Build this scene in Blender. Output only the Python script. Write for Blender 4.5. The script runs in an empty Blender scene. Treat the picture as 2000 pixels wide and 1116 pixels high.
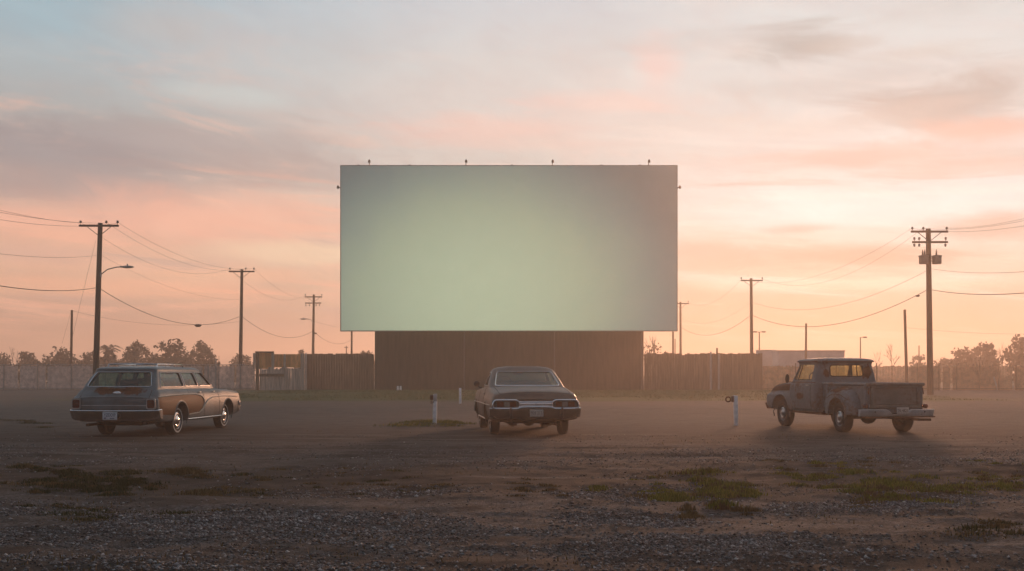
import bpy, bmesh, math, random
import numpy as np
from mathutils import Vector, Matrix
from mathutils.bvhtree import BVHTree

R = math.radians
sc = bpy.context.scene
COL = sc.collection
random.seed(7)
rng = np.random.default_rng(11)
CAMH, F = 1.4, 2050.0

def at(px, py, Y):
    """photo pixel (2000 wide) seen at depth Y -> world point"""
    return Vector(((px - 1000) / F * Y, Y, CAMH + (730 - py) / F * Y))

def on_ground(px, py):
    Y = F * CAMH / (py - 730)
    return ((px - 1000) / F * Y, Y)

# ------------------------------------------------------------------ node helper
class NT:
    def __init__(s, tree):
        s.t = tree; s.n = tree.nodes; s.l = tree.links
    def new(s, typ, **kw):
        n = s.n.new(typ)
        for k, v in kw.items(): setattr(n, k, v)
        return n
    def put(s, sock, v):
        if v is None: return
        if isinstance(v, bpy.types.NodeSocket): s.l.new(v, sock)
        elif isinstance(v, (tuple, list)) and len(v) == 3 and sock.type == 'RGBA': sock.default_value = (*v, 1)
        else: sock.default_value = v
    def m(s, op, a, b=None, c=None, clamp=False):
        n = s.new('ShaderNodeMath', operation=op, use_clamp=clamp)
        for i, v in enumerate((a, b, c)):
            if v is not None: s.put(n.inputs[i], v)
        return n.outputs[0]
    def vm(s, op, a, b=None):
        n = s.new('ShaderNodeVectorMath', operation=op)
        s.put(n.inputs[0], a)
        if b is not None: s.put(n.inputs[1], b)
        return n.outputs[0]
    def step(s, v, lo, hi, to0=0.0, to1=1.0):
        n = s.new('ShaderNodeMapRange', interpolation_type='SMOOTHSTEP')
        s.put(n.inputs[0], v); s.put(n.inputs[1], lo); s.put(n.inputs[2], hi); s.put(n.inputs[3], to0); s.put(n.inputs[4], to1)
        return n.outputs[0]
    def mix(s, f, a, b, blend='MIX'):
        n = s.new('ShaderNodeMix', data_type='RGBA', blend_type=blend)
        s.put(n.inputs[0], f); s.put(n.inputs[6], a); s.put(n.inputs[7], b)
        return n.outputs[2]
    def ramp(s, f, stops):
        n = s.new('ShaderNodeValToRGB'); cr = n.color_ramp
        while len(cr.elements) < len(stops): cr.elements.new(0.5)
        for e, (p, c) in zip(cr.elements, stops):
            e.position = p; e.color = (*c, 1)
        s.put(n.inputs[0], f)
        return n.outputs[0]
    def noise(s, vec, scale, detail=4, rough=.5, dist=0.0):
        n = s.new('ShaderNodeTexNoise')
        s.put(n.inputs['Vector'], vec); s.put(n.inputs['Scale'], scale); s.put(n.inputs['Detail'], detail)
        s.put(n.inputs['Roughness'], rough); s.put(n.inputs['Distortion'], dist)
        return n.outputs[0]
    def comb(s, x, y, z):
        n = s.new('ShaderNodeCombineXYZ')
        s.put(n.inputs[0], x); s.put(n.inputs[1], y); s.put(n.inputs[2], z)
        return n.outputs[0]
    def sep(s, v):
        n = s.new('ShaderNodeSeparateXYZ'); s.put(n.inputs[0], v); return n.outputs
    def objco(s):
        return s.new('ShaderNodeTexCoord').outputs['Object']
    def worldco(s):
        return s.new('ShaderNodeNewGeometry').outputs['Position']
    def mapping(s, v, scale):
        n = s.new('ShaderNodeMapping'); s.put(n.inputs[0], v); n.inputs['Scale'].default_value = scale
        return n.outputs[0]

def new_mat(name):
    m = bpy.data.materials.new(name); m.use_nodes = True
    nt = NT(m.node_tree)
    p = m.node_tree.nodes['Principled BSDF']
    return m, nt, p

def simple(name, col, rough=.6, metal=0.0, var=.25, scale=6.0, bump=0.0, stretch=(1, 1, 1), spec=.5):
    """principled with a mottled base colour"""
    m, nt, p = new_mat(name)
    co = nt.mapping(nt.objco(), stretch)
    n = nt.noise(co, scale, 5, .6)
    lo = tuple(c * (1 - var) for c in col); hi = tuple(min(1, c * (1 + var)) for c in col)
    nt.put(p.inputs['Base Color'], nt.mix(nt.step(n, .3, .7), lo, hi))
    nt.put(p.inputs['Roughness'], nt.m('ADD', rough, nt.m('MULTIPLY', nt.m('SUBTRACT', n, .5), .2)))
    p.inputs['Metallic'].default_value = metal
    p.inputs['Specular IOR Level'].default_value = spec
    if bump:
        b = nt.new('ShaderNodeBump'); b.inputs['Strength'].default_value = bump; b.inputs['Distance'].default_value = .02
        nt.put(b.inputs['Height'], nt.noise(co, scale * 4, 6, .65)); nt.put(p.inputs['Normal'], b.outputs[0])
    return m

def weathered(name, col, rust=.35, rustcol=(.085, .033, .016), dust=.35, rough=.38, seed=0.0, spots=None, metal=0.0):
    """old car paint: faded patches, road dust low down, rust patches (soft masks), optional named rust spots (x,y,z,r)"""
    m, nt, p = new_mat(name)
    co = nt.vm('ADD', nt.objco(), (seed, seed * .7, seed * .3))
    big = nt.noise(co, 1.7, 5, .6); fine = nt.noise(co, 14, 5, .7); drip = nt.noise(nt.mapping(co, (9, 9, 1.2)), 1.0, 5, .65)
    c = nt.mix(nt.step(big, .3, .72), tuple(v * .72 for v in col), tuple(min(1, v * 1.22) for v in col))
    z = nt.sep(nt.objco())[2]
    dm = nt.m('MULTIPLY', nt.m('ADD', nt.step(z, .95, .3, 0, .75), .25), nt.m('MULTIPLY', nt.step(fine, .3, .7, .45, 1.0), dust))
    c = nt.mix(dm, c, (.17, .125, .09))
    rm = nt.m('MULTIPLY', nt.step(nt.m('ADD', nt.m('MULTIPLY', big, .6), nt.m('MULTIPLY', fine, .4)), 1.0 - rust - .14, 1.0 - rust + .06), .9)
    if spots:
        for (x, y, zz, rx, ry, rz) in spots:
            q = nt.vm('DIVIDE', nt.vm('SUBTRACT', nt.objco(), (x, y, zz)), (rx, ry, rz))
            ln = nt.new('ShaderNodeVectorMath', operation='LENGTH'); nt.put(ln.inputs[0], q)
            d = nt.m('ADD', ln.outputs['Value'], nt.m('MULTIPLY', nt.m('SUBTRACT', drip, .5), 1.3))
            d = nt.m('ADD', d, nt.m('MULTIPLY', nt.m('SUBTRACT', fine, .5), .9))
            rm = nt.m('MAXIMUM', rm, nt.step(d, 1.0, .55))
    c = nt.mix(rm, c, nt.mix(nt.step(fine, .35, .65), rustcol, tuple(v * 1.7 for v in rustcol)))
    nt.put(p.inputs['Base Color'], c)
    nt.put(p.inputs['Roughness'], nt.m('ADD', nt.m('ADD', rough, nt.m('MULTIPLY', fine, .12)), nt.m('ADD', nt.m('MULTIPLY', rm, .35), nt.m('MULTIPLY', dm, .3))))
    p.inputs['Metallic'].default_value = metal; p.inputs['Specular IOR Level'].default_value = .28
    b = nt.new('ShaderNodeBump'); b.inputs['Strength'].default_value = .15; b.inputs['Distance'].default_value = .01
    nt.put(b.inputs['Height'], nt.noise(co, 3.0, 3, .5)); nt.put(p.inputs['Normal'], b.outputs[0])
    return m

def glass_mat(name, tint, refl=.12):
    m = bpy.data.materials.new(name); m.use_nodes = True
    t = m.node_tree; t.nodes.clear(); nt = NT(t)
    tr = nt.new('ShaderNodeBsdfTransparent'); tr.inputs[0].default_value = (*tint, 1)
    gl = nt.new('ShaderNodeBsdfGlossy'); gl.inputs['Roughness'].default_value = .06; gl.inputs[0].default_value = (.9, .95, .95, 1)
    lw = nt.new('ShaderNodeLayerWeight'); lw.inputs[0].default_value = .5
    dust = nt.noise(nt.objco(), 5, 5, .65)
    df = nt.new('ShaderNodeBsdfDiffuse'); df.inputs[0].default_value = (.3, .26, .2, 1)
    mx = nt.new('ShaderNodeMixShader'); nt.put(mx.inputs[0], nt.m('ADD', nt.m('MULTIPLY', nt.m('POWER', lw.outputs['Facing'], 4.0), .55), refl * .4)); nt.l.new(tr.outputs[0], mx.inputs[1]); nt.l.new(gl.outputs[0], mx.inputs[2])
    m2 = nt.new('ShaderNodeMixShader'); nt.put(m2.inputs[0], nt.m('MULTIPLY', nt.step(dust, .35, .8), .12)); nt.l.new(mx.outputs[0], m2.inputs[1]); nt.l.new(df.outputs[0], m2.inputs[2])
    o = nt.new('ShaderNodeOutputMaterial'); nt.l.new(m2.outputs[0], o.inputs[0])
    return m

# ------------------------------------------------------------------ objects
def tag(o, label=None, cat=None, group=None, kind=None):
    if label: o['label'] = label
    if cat: o['category'] = cat
    if group: o['group'] = group
    if kind: o['kind'] = kind
    return o

def empty(name, loc, rz, label, cat, group=None):
    o = bpy.data.objects.new(name, None); o.empty_display_size = .3
    o.location = loc; o.rotation_euler = (0, 0, rz); COL.objects.link(o)
    return tag(o, label, cat, group)

def sharp(me, ang=35):
    for p in me.polygons: p.use_smooth = True
    try: me.set_sharp_from_angle(angle=R(ang))
    except Exception: pass

class MB:
    """collects shapes and links them as one mesh object"""
    def __init__(s): s.v = []; s.f = []; s.mi = []; s.cur = 0
    def add(s, vs, fs):
        o = len(s.v); s.v += [tuple(v) for v in vs]
        s.f += [tuple(i + o for i in f) for f in fs]; s.mi += [s.cur] * len(fs)
        return s
    def box(s, c, d, rot=None, bev=0.0):
        cx, cy, cz = c; dx, dy, dz = (v / 2 for v in d)
        if bev <= 0:
            vs = [Vector((sx * dx, sy * dy, sz * dz)) for sz in (-1, 1) for sy in (-1, 1) for sx in (-1, 1)]
            fs = [(0, 2, 3, 1), (4, 5, 7, 6), (0, 1, 5, 4), (2, 6, 7, 3), (0, 4, 6, 2), (1, 3, 7, 5)]
        else:
            bm = bmesh.new(); bmesh.ops.create_cube(bm, size=1.0)
            for v in bm.verts: v.co = Vector((v.co.x * d[0], v.co.y * d[1], v.co.z * d[2]))
            bmesh.ops.bevel(bm, geom=bm.edges[:], offset=min(bev, .49 * min(d)), segments=2, affect='EDGES', profile=.5)
            bm.verts.index_update()
            vs = [v.co.copy() for v in bm.verts]; fs = [tuple(v.index for v in f.verts) for f in bm.faces]; bm.free()
        if rot is not None: vs = [rot @ v for v in vs]
        return s.add([(v.x + cx, v.y + cy, v.z + cz) for v in vs], fs)
    def tube(s, pts, rads, seg=8, cap=True):
        pts = [Vector(p) for p in pts]
        if not hasattr(rads, '__len__'): rads = [rads] * len(pts)
        vs, fs = [], []
        prev = None
        for i, p in enumerate(pts):
            d = (pts[min(i + 1, len(pts) - 1)] - pts[max(i - 1, 0)])
            d = d.normalized() if d.length > 1e-9 else Vector((0, 0, 1))
            if prev is None:
                a = Vector((0, 0, 1)) if abs(d.z) < .9 else Vector((1, 0, 0))
                u = d.cross(a).normalized()
            else:
                u = (prev - d * prev.dot(d)).normalized()
            prev = u; w = d.cross(u)
            for k in range(seg):
                t = 2 * math.pi * k / seg
                vs.append(p + (u * math.cos(t) + w * math.sin(t)) * rads[i])
        for i in range(len(pts) - 1):
            for k in range(seg):
                a, b = i * seg + k, i * seg + (k + 1) % seg
                fs.append((a, b, b + seg, a + seg))
        if cap:
            fs.append(tuple(range(seg - 1, -1, -1))); n = (len(pts) - 1) * seg
            fs.append(tuple(range(n, n + seg)))
        return s.add(vs, fs)
    def lathe(s, prof, axis='x', c=(0, 0, 0), seg=28, flip=1):
        """prof: (along axis, radius) list"""
        vs, fs = [], []
        for (a, r) in prof:
            for k in range(seg):
                t = 2 * math.pi * k / seg; p, q = r * math.cos(t), r * math.sin(t)
                v = (a * flip, p, q) if axis == 'x' else (p, a * flip, q) if axis == 'y' else (p, q, a * flip)
                vs.append((v[0] + c[0], v[1] + c[1], v[2] + c[2]))
        for i in range(len(prof) - 1):
            for k in range(seg):
                a, b = i * seg + k, i * seg + (k + 1) % seg
                fs.append((a, b, b + seg, a + seg))
        return s.add(vs, fs)
    def prism(s, poly, axis, a0, a1):
        """poly in the two other axes (x: (y,z), y: (x,z), z: (x,y))"""
        def P(p, a):
            return (a, p[0], p[1]) if axis == 'x' else (p[0], a, p[1]) if axis == 'y' else (p[0], p[1], a)
        n = len(poly)
        vs = [P(p, a0) for p in poly] + [P(p, a1) for p in poly]
        fs = [tuple(range(n)), tuple(range(2 * n - 1, n - 1, -1))] + [(i, i + n, (i + 1) % n + n, (i + 1) % n) for i in range(n)]
        return s.add(vs, fs)
    def ball(s, c, r, seg=12, rings=8):
        r = r if hasattr(r, '__len__') else (r, r, r)
        bm = bmesh.new(); bmesh.ops.create_uvsphere(bm, u_segments=seg, v_segments=rings, radius=1)
        bm.verts.index_update()
        s.add([(v.co.x * r[0] + c[0], v.co.y * r[1] + c[1], v.co.z * r[2] + c[2]) for v in bm.verts], [tuple(v.index for v in f.verts) for f in bm.faces])
        bm.free(); return s
    def mesh(s, name, fix=True):
        me = bpy.data.meshes.new(name); me.from_pydata(s.v, [], s.f)
        me.polygons.foreach_set('material_index', s.mi)
        if fix:
            bm = bmesh.new(); bm.from_mesh(me); bmesh.ops.recalc_face_normals(bm, faces=bm.faces[:]); bm.to_mesh(me); bm.free()
        me.update(); return me
    def build(s, name, mats, parent=None, ang=35, label=None, fix=True):
        me = s.mesh(name, fix)
        for m in (mats if isinstance(mats, (list, tuple)) else [mats]): me.materials.append(m)
        sharp(me, ang)
        o = bpy.data.objects.new(name, me); COL.objects.link(o)
        if parent is not None: o.parent = parent
        if label: o['label'] = label
        return o

def raw_mesh(name, V, Fc, mat, parent=None, nper=4):
    """numpy arrays -> mesh object (all faces with nper corners)"""
    me = bpy.data.meshes.new(name); n = len(Fc)
    me.vertices.add(len(V)); me.vertices.foreach_set('co', np.asarray(V, np.float32).ravel())
    me.loops.add(n * nper); me.loops.foreach_set('vertex_index', np.asarray(Fc, np.int32).ravel())
    me.polygons.add(n); me.polygons.foreach_set('loop_start', np.arange(0, n * nper, nper, dtype=np.int32))
    me.update(calc_edges=True); me.validate()
    me.materials.append(mat)
    o = bpy.data.objects.new(name, me); COL.objects.link(o)
    if parent is not None: o.parent = parent
    return o

# ------------------------------------------------------------------ lofts and projection
def pchip(x, y, q):
    x = np.asarray(x, float); y = np.asarray(y, float); q = np.asarray(q, float)
    if y.ndim == 1: y = y[:, None]; flat = True
    else: flat = False
    h = np.diff(x)[:, None]; d = np.diff(y, axis=0) / h; n = len(x)
    m = np.zeros_like(y)
    if n == 2: m[:] = d
    else:
        w1 = 2 * h[1:] + h[:-1]; w2 = h[1:] + 2 * h[:-1]
        ok = d[:-1] * d[1:] > 0
        with np.errstate(divide='ignore', invalid='ignore'):
            hm = (w1 + w2) / (w1 / d[:-1] + w2 / d[1:])
        m[1:-1] = np.where(ok, hm, 0); m[0] = d[0]; m[-1] = d[-1]
    i = np.clip(np.searchsorted(x, q, 'right') - 1, 0, n - 2)
    hh = h[i]; t = (q - x[i])[:, None] / hh
    r = (2*t**3 - 3*t**2 + 1) * y[i] + (t**3 - 2*t**2 + t) * hh * m[i] + (-2*t**3 + 3*t**2) * y[i+1] + (t**3 - t**2) * hh * m[i+1]
    return r[:, 0] if flat else r

def curve2(pts, n):
    p = np.asarray(pts, float)
    s = np.concatenate([[0], np.cumsum(np.maximum(np.linalg.norm(np.diff(p, axis=0), axis=1), 1e-4))])
    return pchip(s, p, np.linspace(0, s[-1], n))

def loft_y(stations, n=36, per=7):
    """stations: (y, half section from bottom centre to top centre) -> closed symmetric solid"""
    ys = np.array([s[0] for s in stations]); A = np.array([curve2(s[1], n) for s in stations])
    q = np.unique(np.concatenate([np.linspace(ys[i], ys[i + 1], per) for i in range(len(ys) - 1)]))
    B = pchip(ys, A.reshape(len(ys), -1), q).reshape(len(q), n, 2)
    vs, fs = [], []; m = 2 * n - 2
    for y, r in zip(q, B):
        vs += [(x, y, z) for x, z in r] + [(-x, y, z) for x, z in r[-2:0:-1]]
    for i in range(len(q) - 1):
        for k in range(m):
            a, b = i * m + k, i * m + (k + 1) % m
            fs.append((a, b, b + m, a + m))
    fs.append(tuple(range(m - 1, -1, -1))); o = (len(q) - 1) * m; fs.append(tuple(range(o, o + m)))
    return MB().add(vs, fs)

def ring_rect(yr, yf, wr, wf, rad, bow=.04, k=6, e=8):
    """rounded plan outline with bowed front and rear"""
    cs = [Vector((wr, yr)), Vector((wf, yf)), Vector((-wf, yf)), Vector((-wr, yr))]
    pts = []
    for i in range(4):
        p, a, b = cs[i], cs[i - 1], cs[(i + 1) % 4]
        da, db = (a - p).normalized(), (b - p).normalized()
        s, t = p + da * rad, p + db * rad
        for j in range(k + 1):
            u = j / k; pts.append(s * (1 - u) ** 2 + p * 2 * u * (1 - u) + t * u * u)
        nx = cs[(i + 1) % 4]; e0 = t; e1 = nx + (p - nx).normalized() * rad
        for j in range(1, e): pts.append(e0.lerp(e1, j / e))
    ym = (yr + yf) / 2; out = []
    for p in pts:
        w = max(wr, wf); f = max(0, 1 - (p.x / w) ** 2)
        dy = (-bow if p.y < ym else bow) * f * min(1, abs(p.y - ym) / (.5 * (yf - yr)) ) ** 6
        out.append((p.x, p.y + dy))
    return out

def loft_z(rings, per=6, bow=.04):
    """rings: (z, y rear, y front, half width rear, half width front, corner radius)"""
    zs = np.array([r[0] for r in rings]); P = np.array([r[1:] for r in rings], float)
    q = np.unique(np.concatenate([np.linspace(zs[i], zs[i + 1], per) for i in range(len(zs) - 1)]))
    Q = pchip(zs, P, q); vs, fs = [], []; m = None
    for z, p in zip(q, Q):
        r = ring_rect(*p, bow=bow); m = len(r); vs += [(x, y, z) for x, y in r]
    for i in range(len(q) - 1):
        for k in range(m):
            a, b = i * m + k, i * m + (k + 1) % m
            fs.append((a, b, b + m, a + m))
    fs.append(tuple(range(m - 1, -1, -1))); o = (len(q) - 1) * m; fs.append(tuple(range(o, o + m)))
    return MB().add(vs, fs)

def bvh_of(mb):
    return BVHTree.FromPolygons([Vector(v) for v in mb.v], mb.f)

def shot(bvh, a, b, axis, sg, off):
    if axis == 'x': o, d = Vector((sg * 4, a, b)), Vector((-sg, 0, 0))
    elif axis == 'y': o, d = Vector((a, sg * 9, b)), Vector((0, -sg, 0))
    else: o, d = Vector((a, b, 9)), Vector((0, 0, -1))
    h = bvh.ray_cast(o, d)[0]
    if h is None:
        h = bvh.find_nearest(o + d * 3)[0]
        if axis == 'x': h = Vector((h.x, a, b))
        elif axis == 'y': h = Vector((a, h.y, b))
    return h - d * off

def sheet(bvh, poly, axis, sg, off, g=.06):
    """polygon (2-D) laid on the surface, cut to a fine grid"""
    bm = bmesh.new(); f = bm.faces.new([bm.verts.new((p[0], p[1], 0)) for p in poly])
    bmesh.ops.triangulate(bm, faces=[f])
    for i in (0, 1):
        lo, hi = min(p[i] for p in poly), max(p[i] for p in poly); n = int((hi - lo) / g)
        for k in range(1, n + 1):
            co = [0, 0, 0]; no = [0, 0, 0]; co[i] = lo + (hi - lo) * k / (n + 1); no[i] = 1
            bmesh.ops.bisect_plane(bm, geom=bm.verts[:] + bm.edges[:] + bm.faces[:], plane_co=co, plane_no=no, dist=1e-6)
    bm.verts.index_update()
    vs = [shot(bvh, v.co.x, v.co.y, axis, sg, off) for v in bm.verts]; fs = [tuple(v.index for v in f.verts) for f in bm.faces]
    bm.free(); return vs, fs

def rpoly(pts, r=.05, k=4):
    out = []; n = len(pts)
    for i in range(n):
        p, a, b = Vector(pts[i]), Vector(pts[i - 1]), Vector(pts[(i + 1) % n])
        rr = min(r, .45 * (a - p).length, .45 * (b - p).length)
        s, t = p + (a - p).normalized() * rr, p + (b - p).normalized() * rr
        for j in range(k + 1):
            u = j / k; q = s * (1 - u) ** 2 + p * 2 * u * (1 - u) + t * u * u; out.append((q.x, q.y))
    return out

def dense(pts, step=.06, closed=False):
    out = []; n = len(pts)
    for i in range(n if closed else n - 1):
        a, b = Vector(pts[i]), Vector(pts[(i + 1) % n]); k = max(1, int((b - a).length / step))
        out += [tuple(a.lerp(b, j / k)) for j in range(k)]
    if not closed: out.append(tuple(pts[-1]))
    return out

def trim(mb, bvh, pts, axis, sg, off, rad, closed=False, seg=6):
    """a bead lying on the surface along a 2-D line"""
    d = dense(pts, .05, closed)
    if closed: d.append(d[0])
    mb.tube([shot(bvh, p[0], p[1], axis, sg, off) for p in d], rad, seg)
    return mb

def boolean(o, cutter_mb, op='DIFFERENCE'):
    c = cutter_mb.build('cutter', [], o.parent)
    m = o.modifiers.new('b', 'BOOLEAN'); m.operation = op; m.object = c; m.solver = 'EXACT'
    bpy.context.view_layer.update()
    dg = bpy.context.evaluated_depsgraph_get()
    me = bpy.data.meshes.new_from_object(o.evaluated_get(dg))
    o.modifiers.clear(); old = o.data; o.data = me
    bpy.data.objects.remove(c); bpy.data.meshes.remove(old)
    sharp(me, 30)

def append(o, vs, fs, mat):
    """more faces for an existing mesh, in a material slot of their own"""
    me = o.data
    if mat.name not in [m.name for m in me.materials if m]: me.materials.append(mat)
    mi = [m.name if m else '' for m in me.materials].index(mat.name)
    bm = bmesh.new(); bm.from_mesh(me); nv = [bm.verts.new(v) for v in vs]
    for f in fs:
        try: q = bm.faces.new([nv[i] for i in f]); q.material_index = mi; q.smooth = True
        except ValueError: pass
    bm.to_mesh(me); bm.free()

def text_part(name, txt, size, mat, parent, loc, rot, thick=.002, width=None):
    cu = bpy.data.curves.new(name, 'FONT'); cu.body = txt; cu.size = size; cu.align_x = 'CENTER'; cu.align_y = 'CENTER'; cu.extrude = thick
    t = bpy.data.objects.new(name, cu); COL.objects.link(t)
    bpy.context.view_layer.update()
    me = bpy.data.meshes.new_from_object(t.evaluated_get(bpy.context.evaluated_depsgraph_get()))
    bpy.data.objects.remove(t); bpy.data.curves.remove(cu)
    if width:
        xs = [v.co.x for v in me.vertices]; k = width / (max(xs) - min(xs))
        for v in me.vertices: v.co.x *= k
    me.materials.clear(); me.materials.append(mat)
    o = bpy.data.objects.new(name, me); COL.objects.link(o); o.parent = parent; o.location = loc; o.rotation_euler = rot
    return o
# ================================================================== camera, sun, sky
cam = bpy.data.cameras.new('camera'); co_ = bpy.data.objects.new('camera', cam); COL.objects.link(co_)
co_.location = (0, 0, CAMH); co_.rotation_euler = (R(90), 0, 0)
cam.sensor_width = 36; cam.lens = 36 * F / 2000; cam.shift_y = (730 - 558) / 2000
cam.clip_start = .1; cam.clip_end = 6000
sc.camera = co_
sc.view_settings.view_transform = 'Standard'; sc.view_settings.look = 'None'
sc.view_settings.exposure = 0; sc.view_settings.gamma = 1
sc.cycles.use_denoising = True
sc.cycles.max_bounces = 8; sc.cycles.transparent_max_bounces = 24; sc.cycles.volume_bounces = 2
sc.cycles.diffuse_bounces = 3; sc.cycles.glossy_bounces = 3; sc.cycles.caustics_reflective = False; sc.cycles.caustics_refractive = False

SUN_AZ, SUN_EL = R(17), R(5)
sd = Vector((math.sin(SUN_AZ) * math.cos(SUN_EL), math.cos(SUN_AZ) * math.cos(SUN_EL), math.sin(SUN_EL)))
sun = bpy.data.lights.new('sun', 'SUN'); sun.energy = 4.0; sun.angle = R(9); sun.color = (1, .50, .29)
so = bpy.data.objects.new('sun', sun); COL.objects.link(so); so.rotation_euler = (-sd).to_track_quat('-Z', 'Y').to_euler()

w = bpy.data.worlds.new('World'); sc.world = w; w.use_nodes = True
t = w.node_tree; t.nodes.clear(); nt = NT(t)
dirv = nt.new('ShaderNodeTexCoord').outputs['Generated']
dx, dy, dz = nt.sep(dirv)
el = nt.m('ARCSINE', dz); az = nt.m('ARCTAN2', dx, dy)
def elramp(stops):
    return nt.ramp(nt.m('DIVIDE', el, 1.6), [(max(0, e / 1.6), c) for e, c in stops])
# a soft wobble so that no layer runs as a ruled band
plane = nt.comb(nt.m('DIVIDE', dx, nt.m('ADD', dz, .13)), nt.m('DIVIDE', dy, nt.m('ADD', dz, .13)), 0)
n_big = nt.noise(plane, .55, 5, .55, .3)
n_str = nt.noise(nt.mapping(plane, (.45, 1.0, 1)), 1.15, 7, .58, .5)
n_fine = nt.noise(nt.comb(nt.m('MULTIPLY', az, 3.6), nt.m('ADD', nt.m('MULTIPLY', el, 15.0), nt.m('MULTIPLY', az, 1.1)), 3.7), 1.9, 9, .64, .8)
n_soft = nt.noise(nt.comb(nt.m('MULTIPLY', az, 2.6), nt.m('MULTIPLY', el, 6.5), 9.1), 1.7, 6, .55, .4)
left = elramp([(0, (.28, .175, .135)), (.055, (.48, .31, .245)), (.095, (.84, .49, .34)), (.135, (.78, .455, .345)), (.18, (.52, .42, .385)),
               (.225, (.43, .435, .43)), (.28, (.41, .485, .52)), (.36, (.31, .46, .55)), (.7, (.24, .32, .39)), (1.57, (.19, .25, .31))])
mid = elramp([(0, (.40, .24, .17)), (.06, (.66, .46, .34)), (.12, (.80, .63, .50)), (.19, (.74, .645, .58)), (.235, (.70, .635, .60)), (.29, (.64, .64, .63)),
              (.36, (.57, .63, .68)), (.7, (.34, .40, .46)), (1.57, (.21, .27, .33))])
right = elramp([(0, (.46, .28, .20)), (.05, (.62, .43, .33)), (.10, (.78, .67, .58)), (.15, (.84, .85, .84)), (.20, (.78, .73, .70)), (.26, (.70, .705, .695)),
                (.36, (.65, .69, .70)), (.7, (.42, .44, .46)), (1.57, (.22, .27, .33))])
back = elramp([(0, (.17, .19, .23)), (.15, (.22, .24, .29)), (.5, (.17, .21, .27)), (1.57, (.19, .25, .31))])
azw = nt.m('ADD', az, nt.m('MULTIPLY', nt.m('SUBTRACT', n_soft, .5), .22))
c = nt.mix(nt.step(azw, -.42, -.02), left, mid)
c = nt.mix(nt.step(azw, -.02, .36), c, right)
def blob(a, e, ra, re, wob=.9):
    """soft patch of cloud round a compass direction (azimuth, elevation), its edge broken by noise"""
    u = nt.m('DIVIDE', nt.m('SUBTRACT', az, a), ra); v = nt.m('DIVIDE', nt.m('SUBTRACT', el, e), re)
    d = nt.m('SQRT', nt.m('ADD', nt.m('MULTIPLY', u, u), nt.m('MULTIPLY', v, v)))
    d = nt.m('ADD', d, nt.m('MULTIPLY', nt.m('SUBTRACT', n_fine, .5), wob * 2.6))
    return nt.step(d, 1.25, .15)
def cloud(c, a, e, ra, re, col, f, wob=.9):
    return nt.mix(nt.m('MULTIPLY', blob(a, e, ra, re, wob), f), c, col)
pa = lambda px: math.atan((px - 1000) / F)
pe = lambda py: (730 - py) / F
# broad streaks of pink and grey everywhere in the afterglow
lowband = nt.m('MULTIPLY', nt.step(el, .02, .08), nt.step(el, .34, .16))
front = nt.step(dy, -.1, .5)
c = nt.mix(nt.m('MULTIPLY', nt.m('MULTIPLY', nt.step(n_fine, .50, .72), lowband), .55), c, nt.mix(nt.step(az, -.2, .25), (1.0, .56, .42), (.93, .78, .71)))
c = nt.mix(nt.m('MULTIPLY', nt.m('MULTIPLY', nt.step(n_fine, .47, .27), lowband), .5), c, nt.mix(nt.step(az, -.2, .3), (.50, .40, .36), (.74, .60, .53)))
n_thin = nt.noise(nt.comb(nt.m('MULTIPLY', az, 4.0), nt.m('ADD', nt.m('MULTIPLY', el, 44.0), nt.m('MULTIPLY', az, 3.0)), 6.3), 1.0, 6, .6, .5)
thinband = nt.m('MULTIPLY', nt.step(el, .015, .05), nt.step(el, .26, .15))
c = nt.mix(nt.m('MULTIPLY', nt.m('MULTIPLY', nt.step(n_thin, .50, .66), thinband), .60), c, nt.mix(nt.step(az, -.2, .25), (1.06, .54, .37), (.95, .93, .88)))
c = nt.mix(nt.m('MULTIPLY', nt.m('MULTIPLY', nt.step(n_thin, .48, .33), thinband), .55), c, nt.mix(nt.step(az, -.2, .25), (.50, .36, .325), (.66, .48, .40)))
c = nt.mix(nt.m('MULTIPLY', nt.step(n_soft, .52, .75), nt.m('MULTIPLY', nt.step(el, .2, .3), .45)), c, nt.mix(nt.step(az, -.3, .1), (.55, .50, .48), (.78, .72, .68)))
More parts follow.
